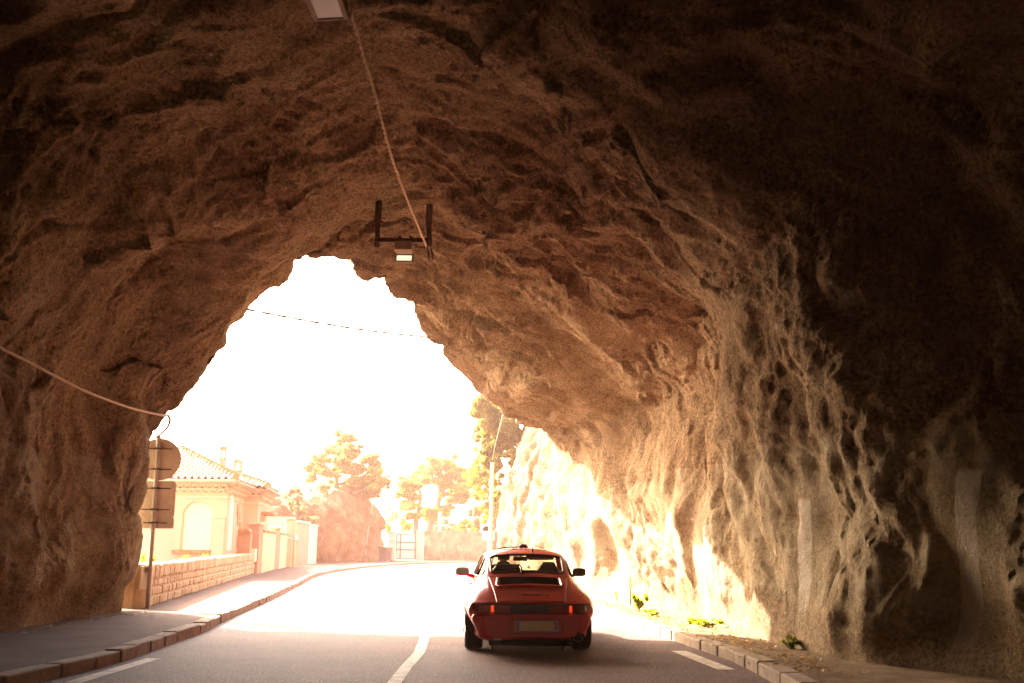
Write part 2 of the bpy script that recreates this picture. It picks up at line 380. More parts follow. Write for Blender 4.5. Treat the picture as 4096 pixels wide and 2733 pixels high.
def kerb(name, path, side, skip_y=95):
    L = np.concatenate([[0], np.cumsum(np.linalg.norm(np.diff(path, axis=0), axis=1))])
    mb = MB(); s = 0.0
    while s < L[-1]-1:
        ln = random.uniform(.40, .78)
        a = np.array([np.interp(s, L, path[:, i]) for i in (0, 1)]); b = np.array([np.interp(s+ln, L, path[:, i]) for i in (0, 1)])
        c = (a+b)/2; d = b-a; ang = math.atan2(d[1], d[0]); nrm = np.array([-d[1], d[0]])/np.linalg.norm(d)*side
        jit = random.uniform(-.012, .012)
        p = c+nrm*(.10+jit)
        hz = .135+random.uniform(-.012, .014)
        mb.box((p[0], p[1], hz/2-.03), (np.linalg.norm(d)-.018, .21, hz+.06), ang+random.uniform(-.012, .012), bev=.022)
        s += ln
    o = mb.build(name, M['granite'], smooth=False); tag(o, kind='structure'); return o
kerb('kerb_left', LKs, 1); kerb('kerb_right', RKs, -1)

def paint(name, pts, wd, z=.004):
    P = resample(pts, 60) if len(pts) > 2 else np.asarray(pts, float)
    T = np.gradient(P, axis=0); T /= np.linalg.norm(T, axis=1)[:, None]; Nn = np.stack([-T[:, 1], T[:, 0]], 1)
    G = np.zeros((len(P), 2, 3)); G[:, 0, :2] = P-Nn*wd/2; G[:, 1, :2] = P+Nn*wd/2; G[..., 2] = z
    return G
mk = MB()
mk.grid(paint('c', [(-1.06, 4), (-1.08, 8)]+[tuple(P0(*p)) for p in [(1600, 2700), (1650, 2640), (1690, 2580), (1715, 2440), (1700, 2350)]]+[(-3.9, 41), (-4.5, 50), (-3.9, 60), (-1.8, 68.4), (2.6, 74), (8.5, 76.4), (18, 77)], .14))
mk.grid(paint('r1', [tuple(P0(*p)) for p in [(2330, 2455), (2440, 2500), (2580, 2545)]], .18))
mk.grid(paint('r2', [tuple(P0(*p)) for p in [(2715, 2605), (2905, 2680)]], .2))
mk.grid(paint('r3', [(2.3, 6.4), (2.3, 8.6)], .2))
mk.grid(paint('l1', [tuple(P0(*p)) for p in [(290, 2733), (615, 2635)]], .17))
# bus-bay box drawn by the far left kerb
def q(a, b, wd=.16): mk.grid(paint('q', [tuple(a), tuple(b)], wd))
qa = [P0(*p) for p in [(1232, 2338), (1352, 2293)]]
q(qa[0], qa[1]); q(P0(1232, 2337), P0(1290, 2339), .14); q(P0(1300, 2312), P0(1345, 2313), .14)
mk.grid(paint('l2', [(-7.4, 52), (-6.9, 60), (-4.7, 69.4), (-.1, 75.6), (6.2, 78.4), (16, 79.6)], .16))
tag(mk.build('road_markings', M['paint']), kind='structure')

# ================================================================== ROCK TUNNEL
DK = .873   # ground offset (towards the camera) of a shadow per metre of height, from the sun angle
def rim_pt(u, v, Y=None, base=15.35):
    if Y is None:
        d = RM @ np.array([(u-2048)/F, -(v-1366.5)/F, -1.0]); k = d[2]/d[1]
        Y = (base+DK*CAMH)/(1-DK*k)
    return pix(u, v, Y=Y)
B0 = pix(478, 2452, z=.1); B0[2] = -.3
RIM = [B0, rim_pt(482, 2200, 18.3), rim_pt(478, 2040, 18.2), rim_pt(560, 1870), rim_pt(655, 1690), rim_pt(840, 1490), rim_pt(945, 1290), rim_pt(1090, 1110, base=14.6),
       rim_pt(1300, 1000, base=13.0), rim_pt(1440, 1080, 20.4), rim_pt(1585, 1205, 22.4), rim_pt(1745, 1360, 24.6), rim_pt(1880, 1520, 26.3), rim_pt(2100, 1690, 27.2), rim_pt(2222, 1800, 28.0)]
rb = rim_pt(2232, 2240, 28.6); RIM += [rb, np.array([rb[0]+.1, rb[1], -.4])]
RIM = np.array(RIM); print(RIM.round(2).tolist())
PROF = np.array([(-6.95, -.3), (-7.1, 1.2), (-7.12, 2.3), (-7.0, 3.6), (-6.65, 4.7), (-6.0, 5.9), (-4.95, 6.9), (-3.5, 7.65), (-2.1, 8.0), (-1.0, 7.75), (.1, 7.15), (1.3, 6.25), (2.3, 5.4), (3.0, 4.7), (3.28, 3.6), (3.36, 1.6), (3.48, -.3)])
def station(Y, xl=-6.95, xr=3.48, hz=1.0, ss=0.0):
    x = PROF[:, 0]; t = (x+7.12)/(3.48+7.12)
    X = xl-.15+t*(xr-xl+.15); Z = np.where(PROF[:, 1] > 0, PROF[:, 1]*hz, PROF[:, 1])
    return np.stack([X, np.full_like(X, Y), Z], 1)
ST = [station(-24, -6.9, 4.6, .9), station(-12, -8, 7.5, 1.1), station(-3, -8.6, 8, 1.35), station(4, -8.4, 7.4, 1.38), station(8.9, -7.7, 5.25, 1.20),  # flare near the camera is shaped to put that rock in shade
      station(11.6, -6.95, 3.85, 1.03), station(14.5, -6.95, 3.50, 1.0)]
mid = station(17.2, -6.95, 3.32, 1.0); mid[6:11, 2] *= .95
mid[:3, 1] = 16.4; mid[3:6, 1] = 16.6; mid[12:, 1] = [17.6, 18, 18.3, 18.5, 18.5]
ST.append(mid)
m2 = .45*mid+.55*RIM; m2[6:11, 2] += [.0, .0, .05, .1, .05]
m2[13:, 0] = np.array([2.75, 2.9, 2.95, 3.0])-.0; m2[13:, 1] = [22.3, 22.6, 22.8, 22.8]; m2[13:15, 2] = [4.4, 3.4]; m2[12] += (.15, 0, .15)
ST.append(m2); ST.append(RIM)
ST = np.array(ST)
# outer cliff face round the mouth (unseen, its outward lean added to block sun)
ctr = np.array([-2.2, 0, 2.5])
rad = RIM-ctr; rad[:, 1] = 0; rad /= np.linalg.norm(rad, axis=1)[:, None]
view = RIM-np.array([0, 0, CAMH]); view /= np.linalg.norm(view, axis=1)[:, None]
side = np.ones(len(RIM)); 
def lip(a, b):
    Q = RIM+view*a+rad*b; Q[0, 2] = RIM[0, 2]; Q[-1, 2] = RIM[-1, 2]; Q[1:-1, 2] = np.maximum(Q[1:-1, 2], RIM[1:-1, 2]*.8); return Q
LIP = np.array([RIM, lip(.35, .35), lip(.6, 1.6), lip(.2, 4.5), lip(-.5, 9), lip(-3, 15)])
# the right flank carries straight on into the cliff
for k, f in ((13, .3), (14, .8), (15, 1), (16, 1)):
    LIP[1, k] += f*np.array([-.03, .3, 0]); LIP[2, k] += f*np.array([-1.2, 1.5, 0]); LIP[3, k] += f*np.array([-3.5, 2, 0])

def surf(C, tv, nu):
    """C (stations, K, 3), tv = station parameters -> grid"""
    Cu = np.stack([catmull(c, nu) for c in C]); S_ = len(C)
    Q = np.concatenate([(2*Cu[0]-Cu[1])[None], Cu, (2*Cu[-1]-Cu[-2])[None]])
    i = np.minimum(tv.astype(int), S_-2); f = (tv-i)[:, None, None]
    a, b, c, d = Q[i], Q[i+1], Q[i+2], Q[i+3]
    return .5*(2*b+(c-a)*f+(2*a-5*b+4*c-d)*f*f+(3*b-a-3*c+d)*f**3)
NU = 560
tv = np.concatenate([np.linspace(0, 4, 50, endpoint=False), np.linspace(4, 6, 120, endpoint=False), np.linspace(6, 9, 330)])
G1 = surf(ST, tv, NU)
G2 = surf(LIP, np.linspace(0, 5, 90)[1:], NU)
G = np.concatenate([G1, G2]); nrow1 = len(G1)
def normals(G, inside):
    n = np.cross(np.gradient(G, axis=0), np.gradient(G, axis=1)); n /= np.linalg.norm(n, axis=-1)[..., None]+1e-9
    return n
def smooth_rows(n, k=6):
    for _ in range(k):
        m_ = n.copy(); m_[1:-1] += n[:-2]+n[2:]; m_[:, 1:-1] += n[:, :-2]+n[:, 2:]; n = m_/np.linalg.norm(m_, axis=-1)[..., None]
    return n
Nn = smooth_rows(normals(G, None), 14)
if (Nn[nrow1//2, NU//2, 2]) > 0: Nn = -Nn        # point into the tunnel
def wall_hit(u, v):
    """nearest tunnel-surface vertex seen at photo pixel u,v"""
    C = G[:nrow1].reshape(-1, 3)-np.array([0, 0, CAMH]); Cc = C @ RM
    z = -Cc[:, 2]; ok = z > 3
    px = np.where(ok, Cc[:, 0]/np.maximum(z, .1)*F+2048, 1e9); py = np.where(ok, -Cc[:, 1]/np.maximum(z, .1)*F+1366.5, 1e9)
    d = (px-u)**2+(py-v)**2; i = np.argmin(d); near = np.where(d < max(d[i]*4, 600))[0]
    return C[near[np.argmin(z[near])]]+np.array([0, 0, CAMH])
# whitewashed strips on the right wall: surveyed as (Y range, z range)
STRIPS = [(2784, 2812, 2085, 2470), (3166, 3226, 1990, 2450), (3815, 3895, 1870, 2590)]
def survey():
    out = []
    for u0, u1, v0, v1 in STRIPS:
        uc = (u0+u1)/2; tg = np.array([.08, -1.]) if u0 < 3400 else np.array([.5, -1.]); tg /= np.linalg.norm(tg)
        H_ = np.array([wall_hit(uc, v) for v in np.linspace(v0, v1, 9)]); k, c = np.polyfit(H_[:, 2], H_[:, :2]@tg, 1)
        w_ = abs(wall_hit(u1, (v0+v1)/2)[:2]@tg-wall_hit(u0, (v0+v1)/2)[:2]@tg)
        out.append((tg[0], tg[1], -k, c, float(np.clip(w_/2, .07, .14)), H_[-1, 2], H_[0, 2], H_[:, 1].mean()))
    return out
BANDS = survey()
def rock_disp(P, Nn, s=1.0):
    steep = np.clip(1-np.abs(Nn[..., 2])*1.3, 0, 1)[...]
    Pw = P+.4*np.stack([perlin(P*.7+3), perlin(P*.7+31), perlin(P*.7+77)], -1)
    mod = np.clip(.55+.75*perlin(P*.30+200), .12, 1.2)      # rough and calm patches
    d = .46*fbm(Pw*.33, 3)
    # drapery-like flutes on the walls
    d = d+steep*np.where(P[..., 0] > 1.5, np.clip((P[..., 1]-9.5)/11, .22, 1), 1)*(.27*perlin(Pw*np.array([1.15, 1.15, .22])+5)+mod*(.11*perlin(Pw*np.array([2.1, 2.1, .38])+50)+.05*perlin(Pw*np.array([5, 5, .9]))))
    calm = np.where(P[..., 0] > 1.5, np.clip((P[..., 1]-9.5)/11, .22, 1), 1)     # the near right wall is smoother
    # tilted bedding: ledges sweeping across the roof
    n_ = np.array([.12, .84, -.53]); n_ /= np.linalg.norm(n_); a_ = np.cross(n_, [1, 0, 0]); a_ /= np.linalg.norm(a_); b_ = np.cross(n_, a_)
    Pb = np.stack([Pw@n_, Pw@a_, Pw@b_], -1)
    led = Pb[..., 0]*.62+.9*perlin(Pb*np.array([.2, .35, .25])+70); saw = led-np.floor(led)
    saw = np.where(saw < .8, saw/.8, (1-saw)/.2)
    roof_ = np.clip(1.1-steep, .25, 1)
    d = d+roof_*mod*(.34*(saw-.5)*np.clip(.5+perlin(Pb*.5+33), 0, 1.2)+.34*(np.abs(perlin(Pb*np.array([.75, .38, .38])+11))-.25)+.15*perlin(Pb*np.array([2.2, .6, .6])+23)+.09*ridge(Pb*np.array([3.6, 1.1, 1.1])+40, 2))
    # chipped, broken faces
    m2_ = np.clip(.55+1.3*perlin(P*.38+310), 0, 1)
    d = d+m2_*(1-.6*steep)*(.4+.6*calm)*(.19*crags(Pb*np.array([1.0, .62, .62]))+.085*crags(Pw*2.3+3, 5)+.035*crags(Pw*5.5, 9))
    # scalloped lobes, grain and pockets
    d = d+mod*(.16*np.abs(perlin(Pw*1.4+8))+.05*perlin(Pw*4.4)+.03*np.abs(perlin(Pw*7.5)))+.016*perlin(Pw*14)
    pk = perlin(Pw*np.array([2.0, 2.0, 1.3])+90); d = d-mod*calm*(1-.6*steep)*.30*np.clip(pk-.28, 0, 1)
    pk = perlin(Pw*4.5+120); d = d-mod*calm*(1-.5*steep)*.20*np.clip(pk-.24, 0, 1)
    for tx, ty, tz, sc, hw_, z0, z1, yc in BANDS:     # the strips were trowelled flat before painting
        m_ = np.clip(2.6-np.abs((P[..., 0]*tx+P[..., 1]*ty+P[..., 2]*tz-sc)/(hw_*1.5)), 0, 1)*np.clip((z1+.6-P[..., 2])/.6, 0, 1)*(P[..., 0] > 1)*(np.abs(P[..., 1]-yc) < 1.2)
        d = d*(1-m_)+m_*(.46*fbm(Pw*.33, 2)+.02)
    return d*s
amp = np.ones(len(G)); ri = np.arange(len(G))
amp = np.where(ri > nrow1-60, np.interp(ri, [nrow1-60, nrow1-1, nrow1+20], [1, .75, .9]), 1)
hb = np.clip((G[..., 2])/.8, .25, 1)
G = G+Nn*(rock_disp(G, Nn)*amp[:, None]*hb)[..., None]
BANDS = survey(); print(BANDS)
M['rock'] = rock_material('tunnel_rock', (1.0, 1.10, 1.10), painted=True, bands=BANDS)
tunnel = big_grid('rock_tunnel', G, M['rock']); tag(tunnel, kind='structure')
# unseen cap behind the camera, added to keep light out of the tunnel
c0 = G[0].mean(0); bk = np.stack([G[0], G[0]*.35+c0*.65+np.array([0, -4, 0])]+[np.repeat((c0+np.array([0, -5, 0]))[None], NU, 0)])
tag(big_grid('tunnel_end_cap', bk, M['rock']), kind='structure')

# ================================================================== CLIFFS AND OUTCROP OUTSIDE
def rock_sheet(name, rows, m, nu, nv, amp=1.0, fine=1.0):
    """rows: list of base->top control curves, each a list of 3-D points along the face"""
    C = np.array(rows, float)
    Cu = np.stack([catmull(c, nu) for c in C]); Gs = catmull(Cu, nv)
    n = smooth_rows(normals(Gs, None), 6)
    mid_ = n[nv//2, nu//2]; toc = np.array([0, 0, 1.5])-Gs[nv//2, nu//2]
    if mid_.dot(toc) < 0: n = -n
    st = 1-np.abs(n[..., 2])
    d = .5*fbm(Gs*.4+9, 3)-.4*np.clip(perlin(Gs*np.array([.9, .9, .4])+14)-.2, 0, 1)+st*(.3*perlin(Gs*np.array([1.1, 1.1, .3]))+.2*ridge(Gs*np.array([1.6, 1.6, .5])+4, 2))+.14*ridge(Gs*1.3+60, 3)+.05*perlin(Gs*4)+.03*perlin(Gs*8)+.55*crags(Gs*np.array([.6, .6, .38]), 3)+.22*crags(Gs*np.array([1.5, 1.5, .9]), 4)+.08*crags(Gs*3.4, 5)
    o = big_grid(name, Gs+n*(d*amp)[..., None], m); tag(o, kind='structure'); return o
rw = np.array(RIM[-1])
baseA = [(rw[0]+1.4, 27.0), (1.62, 29.5), (1.25, 33), (.85, 38), (.62, 42.5), (1.6, 45), (5, 46)]
def offs(base, z, dx, dy=0): return [(x+dx, y+dy, z) for x, y in base]
rock_sheet('cliff_near', [offs(baseA, -.3, 0), offs(baseA, 2, .25), offs(baseA, 4.5, .75), offs(baseA, 7.5, 1.5), offs(baseA, 11, 2.6), offs(baseA, 16, 5)], M['cliff'], 150, 120, .55)
baseB = [(3.5, 45.5), (.3, 47.5), (-.5, 50), (-.72, 54), (-.2, 58), (2.5, 62), (9, 66)]
rock_sheet('cliff_far', [offs(baseB, -.3, 0), offs(baseB, 2, .2), offs(baseB, 4.5, .6), offs(baseB, 7.5, 1.4), offs(baseB, 10.5, 3), offs(baseB, 12, 8)], M['cliff'], 120, 90, .6)

# outcrop at the outside of the bend, carrying the big pine
bm_ = [(-14.5, 59), (-12.8, 63.2), (-12.0, 66), (-10.9, 69.5), (-9.9, 72.3), (-10.2, 76), (-12, 79)]
tops = [3.4, 3.9, 4.0, 5.4, 4.6, 3.2, 2.4]
def oc(f, dx, dy, dz=0): return [(x+dx, y+dy, (t+dz)*f) for (x, y), t in zip(bm_, tops)]
rock_sheet('rock_outcrop', [oc(-.1, .2, 0), oc(.3, .05, 0), oc(.6, 0, .1), oc(.9, -.35, .4), oc(1.0, -1.2, 1.2), oc(.85, -3, 2.5), oc(0, -5, 4)], M['red_rock'], 130, 80, .8)

# ================================================================== FOLIAGE
def leaves_mesh(name, clumps, n, size, m, parent=None, seed=1, elong=1.6, shell=.55, flat=.0):
    """leaf-sized faces spread through ellipsoid clumps (cx,cy,cz,rx,ry,rz)"""
    r = np.random.default_rng(seed)
    C = np.array(clumps, float); vol = C[:, 3]*C[:, 4]*C[:, 5]; k = r.choice(len(C), n, p=vol**.8/np.sum(vol**.8))
    d = r.normal(size=(n, 3)); d /= np.linalg.norm(d, axis=1)[:, None]
    rr = (shell+(1-shell)*r.random(n))**1.0*(r.random(n)**.25)
    P = C[k, :3]+d*C[k, 3:]*rr[:, None]
    nz = perlin(P*1.1/ max(.35, size*4)*.9+seed)              # gaps between sprays
    P = P[nz > -.34]; dd = d[nz > -.34]; n = len(P)
    nrm = dd*.6+r.normal(size=(n, 3))*.8; nrm[:, 2] += .3+flat; nrm /= np.linalg.norm(nrm, axis=1)[:, None]
    t = np.cross(nrm, r.normal(size=(n, 3))); t /= np.linalg.norm(t, axis=1)[:, None]; b = np.cross(nrm, t)
    s = size*(.55+.8*r.random(n))[:, None]
    V = np.stack([P-t*s*elong*.5, P-b*s*.35+nrm*s*.1, P+t*s*elong*.5, P+b*s*.35+nrm*s*.1], 1).reshape(-1, 3)
    me = bpy.data.meshes.new(name); me.vertices.add(4*n); me.vertices.foreach_set('co', V.reshape(-1).astype(np.float32))
    me.loops.add(4*n); me.loops.foreach_set('vertex_index', np.arange(4*n, dtype=np.int32))
    me.polygons.add(n); me.polygons.foreach_set('loop_start', (np.arange(n)*4).astype(np.int32))
    me.update(calc_edges=True); me.materials.append(m)
    o = bpy.data.objects.new(name, me); col.objects.link(o)
    if parent is not None: o.parent = parent
    return o
def rough_clumps(cx, cy, cz, rx, ry, rz, n, seed, s=(.28, .5)):
    r = np.random.default_rng(seed); out = []
    for _ in range(n):
        d = r.normal(size=3); d /= np.linalg.norm(d); q = r.random()**.45
        k = r.uniform(*s)
        out.append((cx+d[0]*rx*q, cy+d[1]*ry*q, cz+d[2]*rz*q, rx*k, ry*k, rz*k*.75))
    return out
def tree(name, base, limbs, clumps, n, size, m, label, cat='tree', group=None, seed=1, **kw):
    base = np.array(base, float); o = empty(name, base); tag(o, label, cat, group)
    mb = MB()
    for P, r0, r1 in limbs:
        P = np.array(P, float)-base; Q = catmull(P, len(P)*5); mb.tube(Q, np.linspace(r0, r1, len(Q)), 8)
    mb.build('trunk', M['bark'], o, smooth=True)
    r_ = np.random.default_rng(seed+100); cl = []
    for c in clumps:
        for _ in range(11):
            d_ = r_.normal(size=3); d_ /= np.linalg.norm(d_); q_ = r_.uniform(.15, .95); k_ = r_.uniform(.34, .66)
            cl.append((c[0]-base[0]+d_[0]*c[3]*q_, c[1]-base[1]+d_[1]*c[4]*q_, c[2]-base[2]+d_[2]*c[5]*q_, c[3]*k_*1.15, c[4]*k_*1.15, c[5]*k_*.8))
    leaves_mesh('crown', cl, n, size, m, o, seed, **kw)
    return o
def pc(u, v, Y, r, seed=0):
    """clump centred where the photo shows it, at depth Y; r in photo pixels"""
    p = pix(u, v, Y=Y); k = Y*.98/F
    if not hasattr(r, '__len__'): r = (r, r)
    return (p[0], p[1]+random.uniform(-1.2, 1.2), p[2], r[0]*k, (r[0]+r[1])/2*k, r[1]*k)
k3 = lambda x, y: (1100+x*.4464, 1600+y*.4464)       # survey crop -> photo pixels
# big leaning pine on the outcrop
Y = 69.5
b = pix(*k3(430, 1010), Y=Y)
pp = lambda x, y, Yd=Y: pix(*k3(x, y), Y=Yd)
limbs = [([b-np.array([.1, 0, 1.2]), b, pp(480, 920), pp(540, 830), pp(555, 700), pp(590, 560), pp(640, 420)], .36, .07),
         ([pp(430, 990), pp(375, 930), pp(370, 860), pp(310, 800), pp(270, 740)], .17, .04),
         ([pp(500, 905), pp(580, 880), pp(680, 850), pp(800, 800), pp(900, 700)], .17, .05),
         ([pp(555, 760), pp(640, 730), pp(730, 640), pp(800, 560)], .12, .03), ([pp(555, 700), pp(480, 610), pp(400, 540)], .1, .03)]
cl = [pc(*k3(x, y), Y, (r*.4464*1.25, r*.4464*.85)) for x, y, r in [(640, 360, 75), (560, 430, 95), (700, 470, 95), (470, 510, 95), (600, 560, 120), (400, 620, 85), (500, 680, 90), (720, 620, 115), (830, 560, 100), (900, 650, 95), (800, 720, 120), (930, 770, 85), (690, 760, 95), (850, 830, 70), (350, 720, 60), (960, 700, 60), (560, 310, 50), (880, 500, 55), (340, 590, 45), (450, 800, 45)]]
tree('pine_tree', b-np.array([.1, 0, 1.2]), limbs, cl, 44000, .16, M['pine'], 'big loose-crowned pine with a bent trunk growing on top of the rock outcrop', 'pine tree', seed=3, shell=.3)
# small pale shrub tree on the left of it
Y = 60; b = pix(*k3(190, 1050), Y=Y); b[2] = 3.0
cl = [pc(*k3(x, y), Y, r*.4464) for x, y, r in [(180, 830, 60), (220, 900, 65), (150, 950, 50), (200, 990, 55), (240, 960, 40), (120, 860, 35), (185, 780, 30)]]
tree('slender_tree', (b[0], b[1], 0), [([(b[0], b[1], 0), b, pp(200, 900, 60), pp(185, 790, 60)], .12, .03)], cl, 3000, .2, M['olive'], 'small thin-leaved tree standing behind the pink garden wall', 'tree', seed=5, shell=.3)
# broad umbrella pines behind the far wall
Y = 88; b = pix(*k3(1385, 1190), Y=Y); b[2] = 0
limbs = [([b, pp(1385, 1150, Y), pp(1440, 1000, Y), pp(1475, 860, Y), pp(1480, 700, Y), pp(1500, 600, Y)], .4, .09), ([pp(1470, 960, Y), pp(1560, 940, Y), pp(1680, 915, Y)], .14, .05), ([pp(1475, 840, Y), pp(1570, 760, Y), pp(1640, 680, Y)], .14, .05)]
cl = [pc(*k3(x, y), Y, (r*.4464*1.25, r*.4464*.8)) for x, y, r in [(1430, 600, 105), (1540, 590, 105), (1330, 640, 90), (1250, 720, 95), (1420, 730, 110), (1560, 720, 115), (1660, 640, 95), (1690, 760, 100), (1600, 850, 90), (1690, 880, 80), (1500, 850, 55), (1610, 520, 45), (1430, 540, 50), (1380, 1010, 85), (1470, 990, 75), (1330, 980, 60), (1560, 960, 55), (1400, 1080, 60)]]
tree('pine_tree', b, limbs, cl, 44000, .17, M['pine2'], 'wide dark umbrella pine behind the far stone wall, right of the gate', 'pine tree', seed=8, shell=.3)
Y = 82; b = pix(*k3(1290, 1190), Y=Y); b[2] = 0
limbs = [([b, pp(1260, 1150, Y), pp(1290, 980, Y), pp(1305, 850, Y), pp(1270, 760, Y)], .3, .08), ([pp(1290, 980, Y), pp(1220, 900, Y), pp(1150, 830, Y)], .12, .04)]
cl = [pc(*k3(x, y), Y, (r*.4464*1.2, r*.4464*.85)) for x, y, r in [(1150, 770, 75), (1220, 760, 85), (1130, 850, 60), (1220, 860, 80), (1160, 930, 60), (1230, 960, 70), (1250, 1040, 60), (1300, 720, 70), (1200, 1040, 40), (1140, 700, 35)]]
tree('pine_tree', b, limbs, cl, 26000, .17, M['pine2'], 'shorter tufted pine rising directly behind the white gate', 'pine tree', seed=9, shell=.3)
# bright green tree by the cliff
Y = 70; b = pix(*k3(1960, 1200), Y=Y); b[2] = 0
cl = [pc(*k3(x, y), Y, r*.4464) for x, y, r in [(1830, 600, 85), (1770, 660, 75), (1880, 680, 95), (1820, 740, 90), (1930, 760, 90), (1850, 840, 85), (1950, 880, 85), (1900, 960, 75), (1960, 1020, 75), (1880, 1060, 50), (1930, 1090, 50), (1990, 960, 70), (1810, 460, 30), (1860, 520, 60)]]
tree('leafy_tree', b, [([b, pp(1960, 1050, Y), pp(1930, 900, Y), pp(1860, 700, Y)], .25, .05)], cl, 28000, .16, M['lime'], 'bright yellow-green tree in the sun beside the ivy-covered cliff', 'tree', seed=12, shell=.35)
# ivy and evergreen hanging over the far cliff
Y = 53
cl = [pc(*k3(x, y), Y, r*.4464) for x, y, r in [(1860, 60, 110), (1960, 20, 110), (1870, 170, 120), (1980, 150, 130), (1830, 260, 80), (1930, 290, 120), (2050, 260, 120), (1890, 400, 90), (2000, 400, 110), (2080, 380, 90), (1950, 500, 70), (1890, 560, 70), (1960, 620, 60), (2000, 560, 60), (1970, 730, 55), (1990, 820, 55), (1960, 880, 40), (2150, 300, 120), (2160, 130, 130), (2080, 60, 120), (2130, 480, 80), (2160, 600, 60), (2150, 700, 55), (2130, 800, 35), (1790, 120, 45), (1820, 340, 45), (1880, 480, 50), (2020, 690, 35)]]
b = pix(*k3(2110, 420), Y=Y+1.5)
tree('evergreen_tree', (b[0], b[1], 7.5), [([(b[0], b[1], 7.5), pp(2090, 330, Y+.5), pp(2010, 220, Y), pp(1930, 120, Y)], .3, .08), ([pp(2040, 500, Y-.5), pp(2030, 420, Y-.3), pp(2010, 300, Y-.2)], .12, .05)], cl, 60000, .14, M['ivy'], 'dense dark evergreen spilling over the top of the cliff beside the tunnel mouth', 'tree', seed=15, shell=.5)
# shrubs
def shrub(u, v, Y, r, m, label, n=1800, size=.16, seed=1, group=None):
    p = pix(u, v, Y=Y); k = Y*.98/F; o = empty('shrub', (p[0], p[1], 0)); tag(o, label, 'shrub', group)
    h = p[2]; rx = r[0]*k; rz = r[1]*k
    c_ = rough_clumps(0, 0, h, rx, rx*.8, rz, 14, seed)
    MB().tube([(0, 0, -.1), (.05, 0, h*.5), (0, .05, h)], [.06, .05, .02], 6).build('trunk', M['bark'], o)
    leaves_mesh('crown', c_, n, size, m, o, seed, shell=.4)
shrub(*k3(1680, 1130), 80, (36, 38), M['lime'], 'rounded yellow-green bush showing over the far stone wall', 3500, .16, 21)
shrub(*k3(1790, 1050), 86, (32, 62), M['pine2'], 'tall dark bush between the yellow-green bush and the cliff', 3500, .2, 22)
shrub(*k3(1180, 1120), 84, (26, 30), M['lime'], 'low sunlit bush behind the right end of the white gate', 1600, .16, 23)
shrub(*k3(1020, 1150), 80, (12, 20), M['lime'], 'small bush squeezed between the outcrop and the gate pillar', 800, .14, 24)
shrub(*k3(1040, 1030), 110, (36, 26), M['olive'], 'hazy grey-green bush far beyond the gate', 1600, .25, 25)
shrub(*k3(1530, 1120), 95, (70, 28), M['olive'], 'wide pale hedge of brush behind the wall under the umbrella pine', 3500, .22, 26)
shrub(*k3(1780, 1175), 79, (15, 14), M['lime'], 'little bright bush resting on top of the far stone wall', 700, .12, 27)
shrub(*k3(300, 1075), 61, (30, 22), M['olive'], 'scrubby bush at the left foot of the outcrop above the garden wall', 1500, .16, 28)

# ================================================================== FAR WALL, GATE, BINS, POLES
gp = lambda x, y, z=.1: pix(*k3(x, y), z=z)
GL = np.array([-8.3, 76.2]); GR = np.array([-2.2, 77.6])
def at(u, Y): return pix(u, 2240, Y=Y)[0]
Yg = 76.0
def block_wall(name, A, B, h, t, m, label, cat='wall', jag=.0, n=40, z0=-.1, seed=0):
    A = np.array(A); B = np.array(B); d = (B-A)/np.linalg.norm(B-A); nn = np.array([-d[1], d[0]])
    mb = MB(); s = np.linspace(0, 1, n); Lw = np.linalg.norm(B-A)
    hh = h+jag*perlin(np.stack([s*Lw*1.3, s*0+seed, s*0], 1))+jag*.5*perlin(np.stack([s*Lw*4, s*0+seed, s*0+3], 1))
    rows = []
    zs = np.linspace(0, 1, 10)
    Gf = np.zeros((n, 2*len(zs), 3))
    for i in range(n):
        p = A+(B-A)*s[i]
        for j, z in enumerate(zs):
            Gf[i, j] = (*(p-nn*t/2), z0+(hh[i]-z0)*z); Gf[i, 2*len(zs)-1-j] = (*(p+nn*t/2), z0+(hh[i]-z0)*z)
    if jag:
        q_ = Gf.reshape(-1, 3); dd = .10*jag/.12*(perlin(q_*1.7)+.6*perlin(q_*4)); Gf = (q_-np.array([*nn, 0])*dd[:, None]*np.sign(((q_[:, :2]-A)@-nn))[:, None]*1.0).reshape(Gf.shape)
    mb.grid(Gf, wrap=True); e = 2*len(zs)
    mb.add(Gf[0], [tuple(range(e))]); mb.add(Gf[-1], [tuple(range(e))])
    o = mb.build(name, m, smooth=jag > 0, angle=50); tag(o, label, cat); return o
x0, x1 = at(1100+1327*.4464, Yg), at(1100+1870*.4464, Yg+.8)
block_wall('stone_wall', (x0+.02, Yg), (x1+1.5, Yg+.8), 2.3, .5, M['stone_far'], 'rough brown stone wall running from the gate pillar to the cliff', 'wall', jag=.13, n=120, seed=5)
def pillar(u0, u1, vt, Y, m, label, d=.55, group=None, joints=True):
    xa, xb = at(u0, Y), at(u1, Y); h = pix((u0+u1)/2, vt, Y=Y)[2]; wd = xb-xa
    o = empty('gate_pillar', ((xa+xb)/2, Y, 0)); tag(o, label, 'pillar', group)
    mb = MB(); nb = 5
    for i in range(nb):
        hz = h/nb; mb.box((0, 0, hz*(i+.5)+.002), (wd-.06, d-.06, hz-.012), bev=.015)
    mb.build('shaft', m, o)
    MB().box((0, 0, h+.045), (wd+.02, d+.02, .085), bev=.02).build('cap', m, o)
    return o
pillar(*[1100+a*.4464 for a in (1012, 1075)], 1600+1190*.4464, Yg, M['conc'], 'pale block gate pillar on the left of the white gate, behind the bins', group='pillars of the far gate')
pillar(*[1100+a*.4464 for a in (1262, 1327)], 1600+1185*.4464, Yg, M['conc'], 'pale block gate pillar on the right of the white gate, ending the stone wall', group='pillars of the far gate')
xa, xb = at(1100+1077*.4464, Yg), at(1100+1258*.4464, Yg); gh = pix(1600, 1600+1200*.4464, Y=Yg)[2]
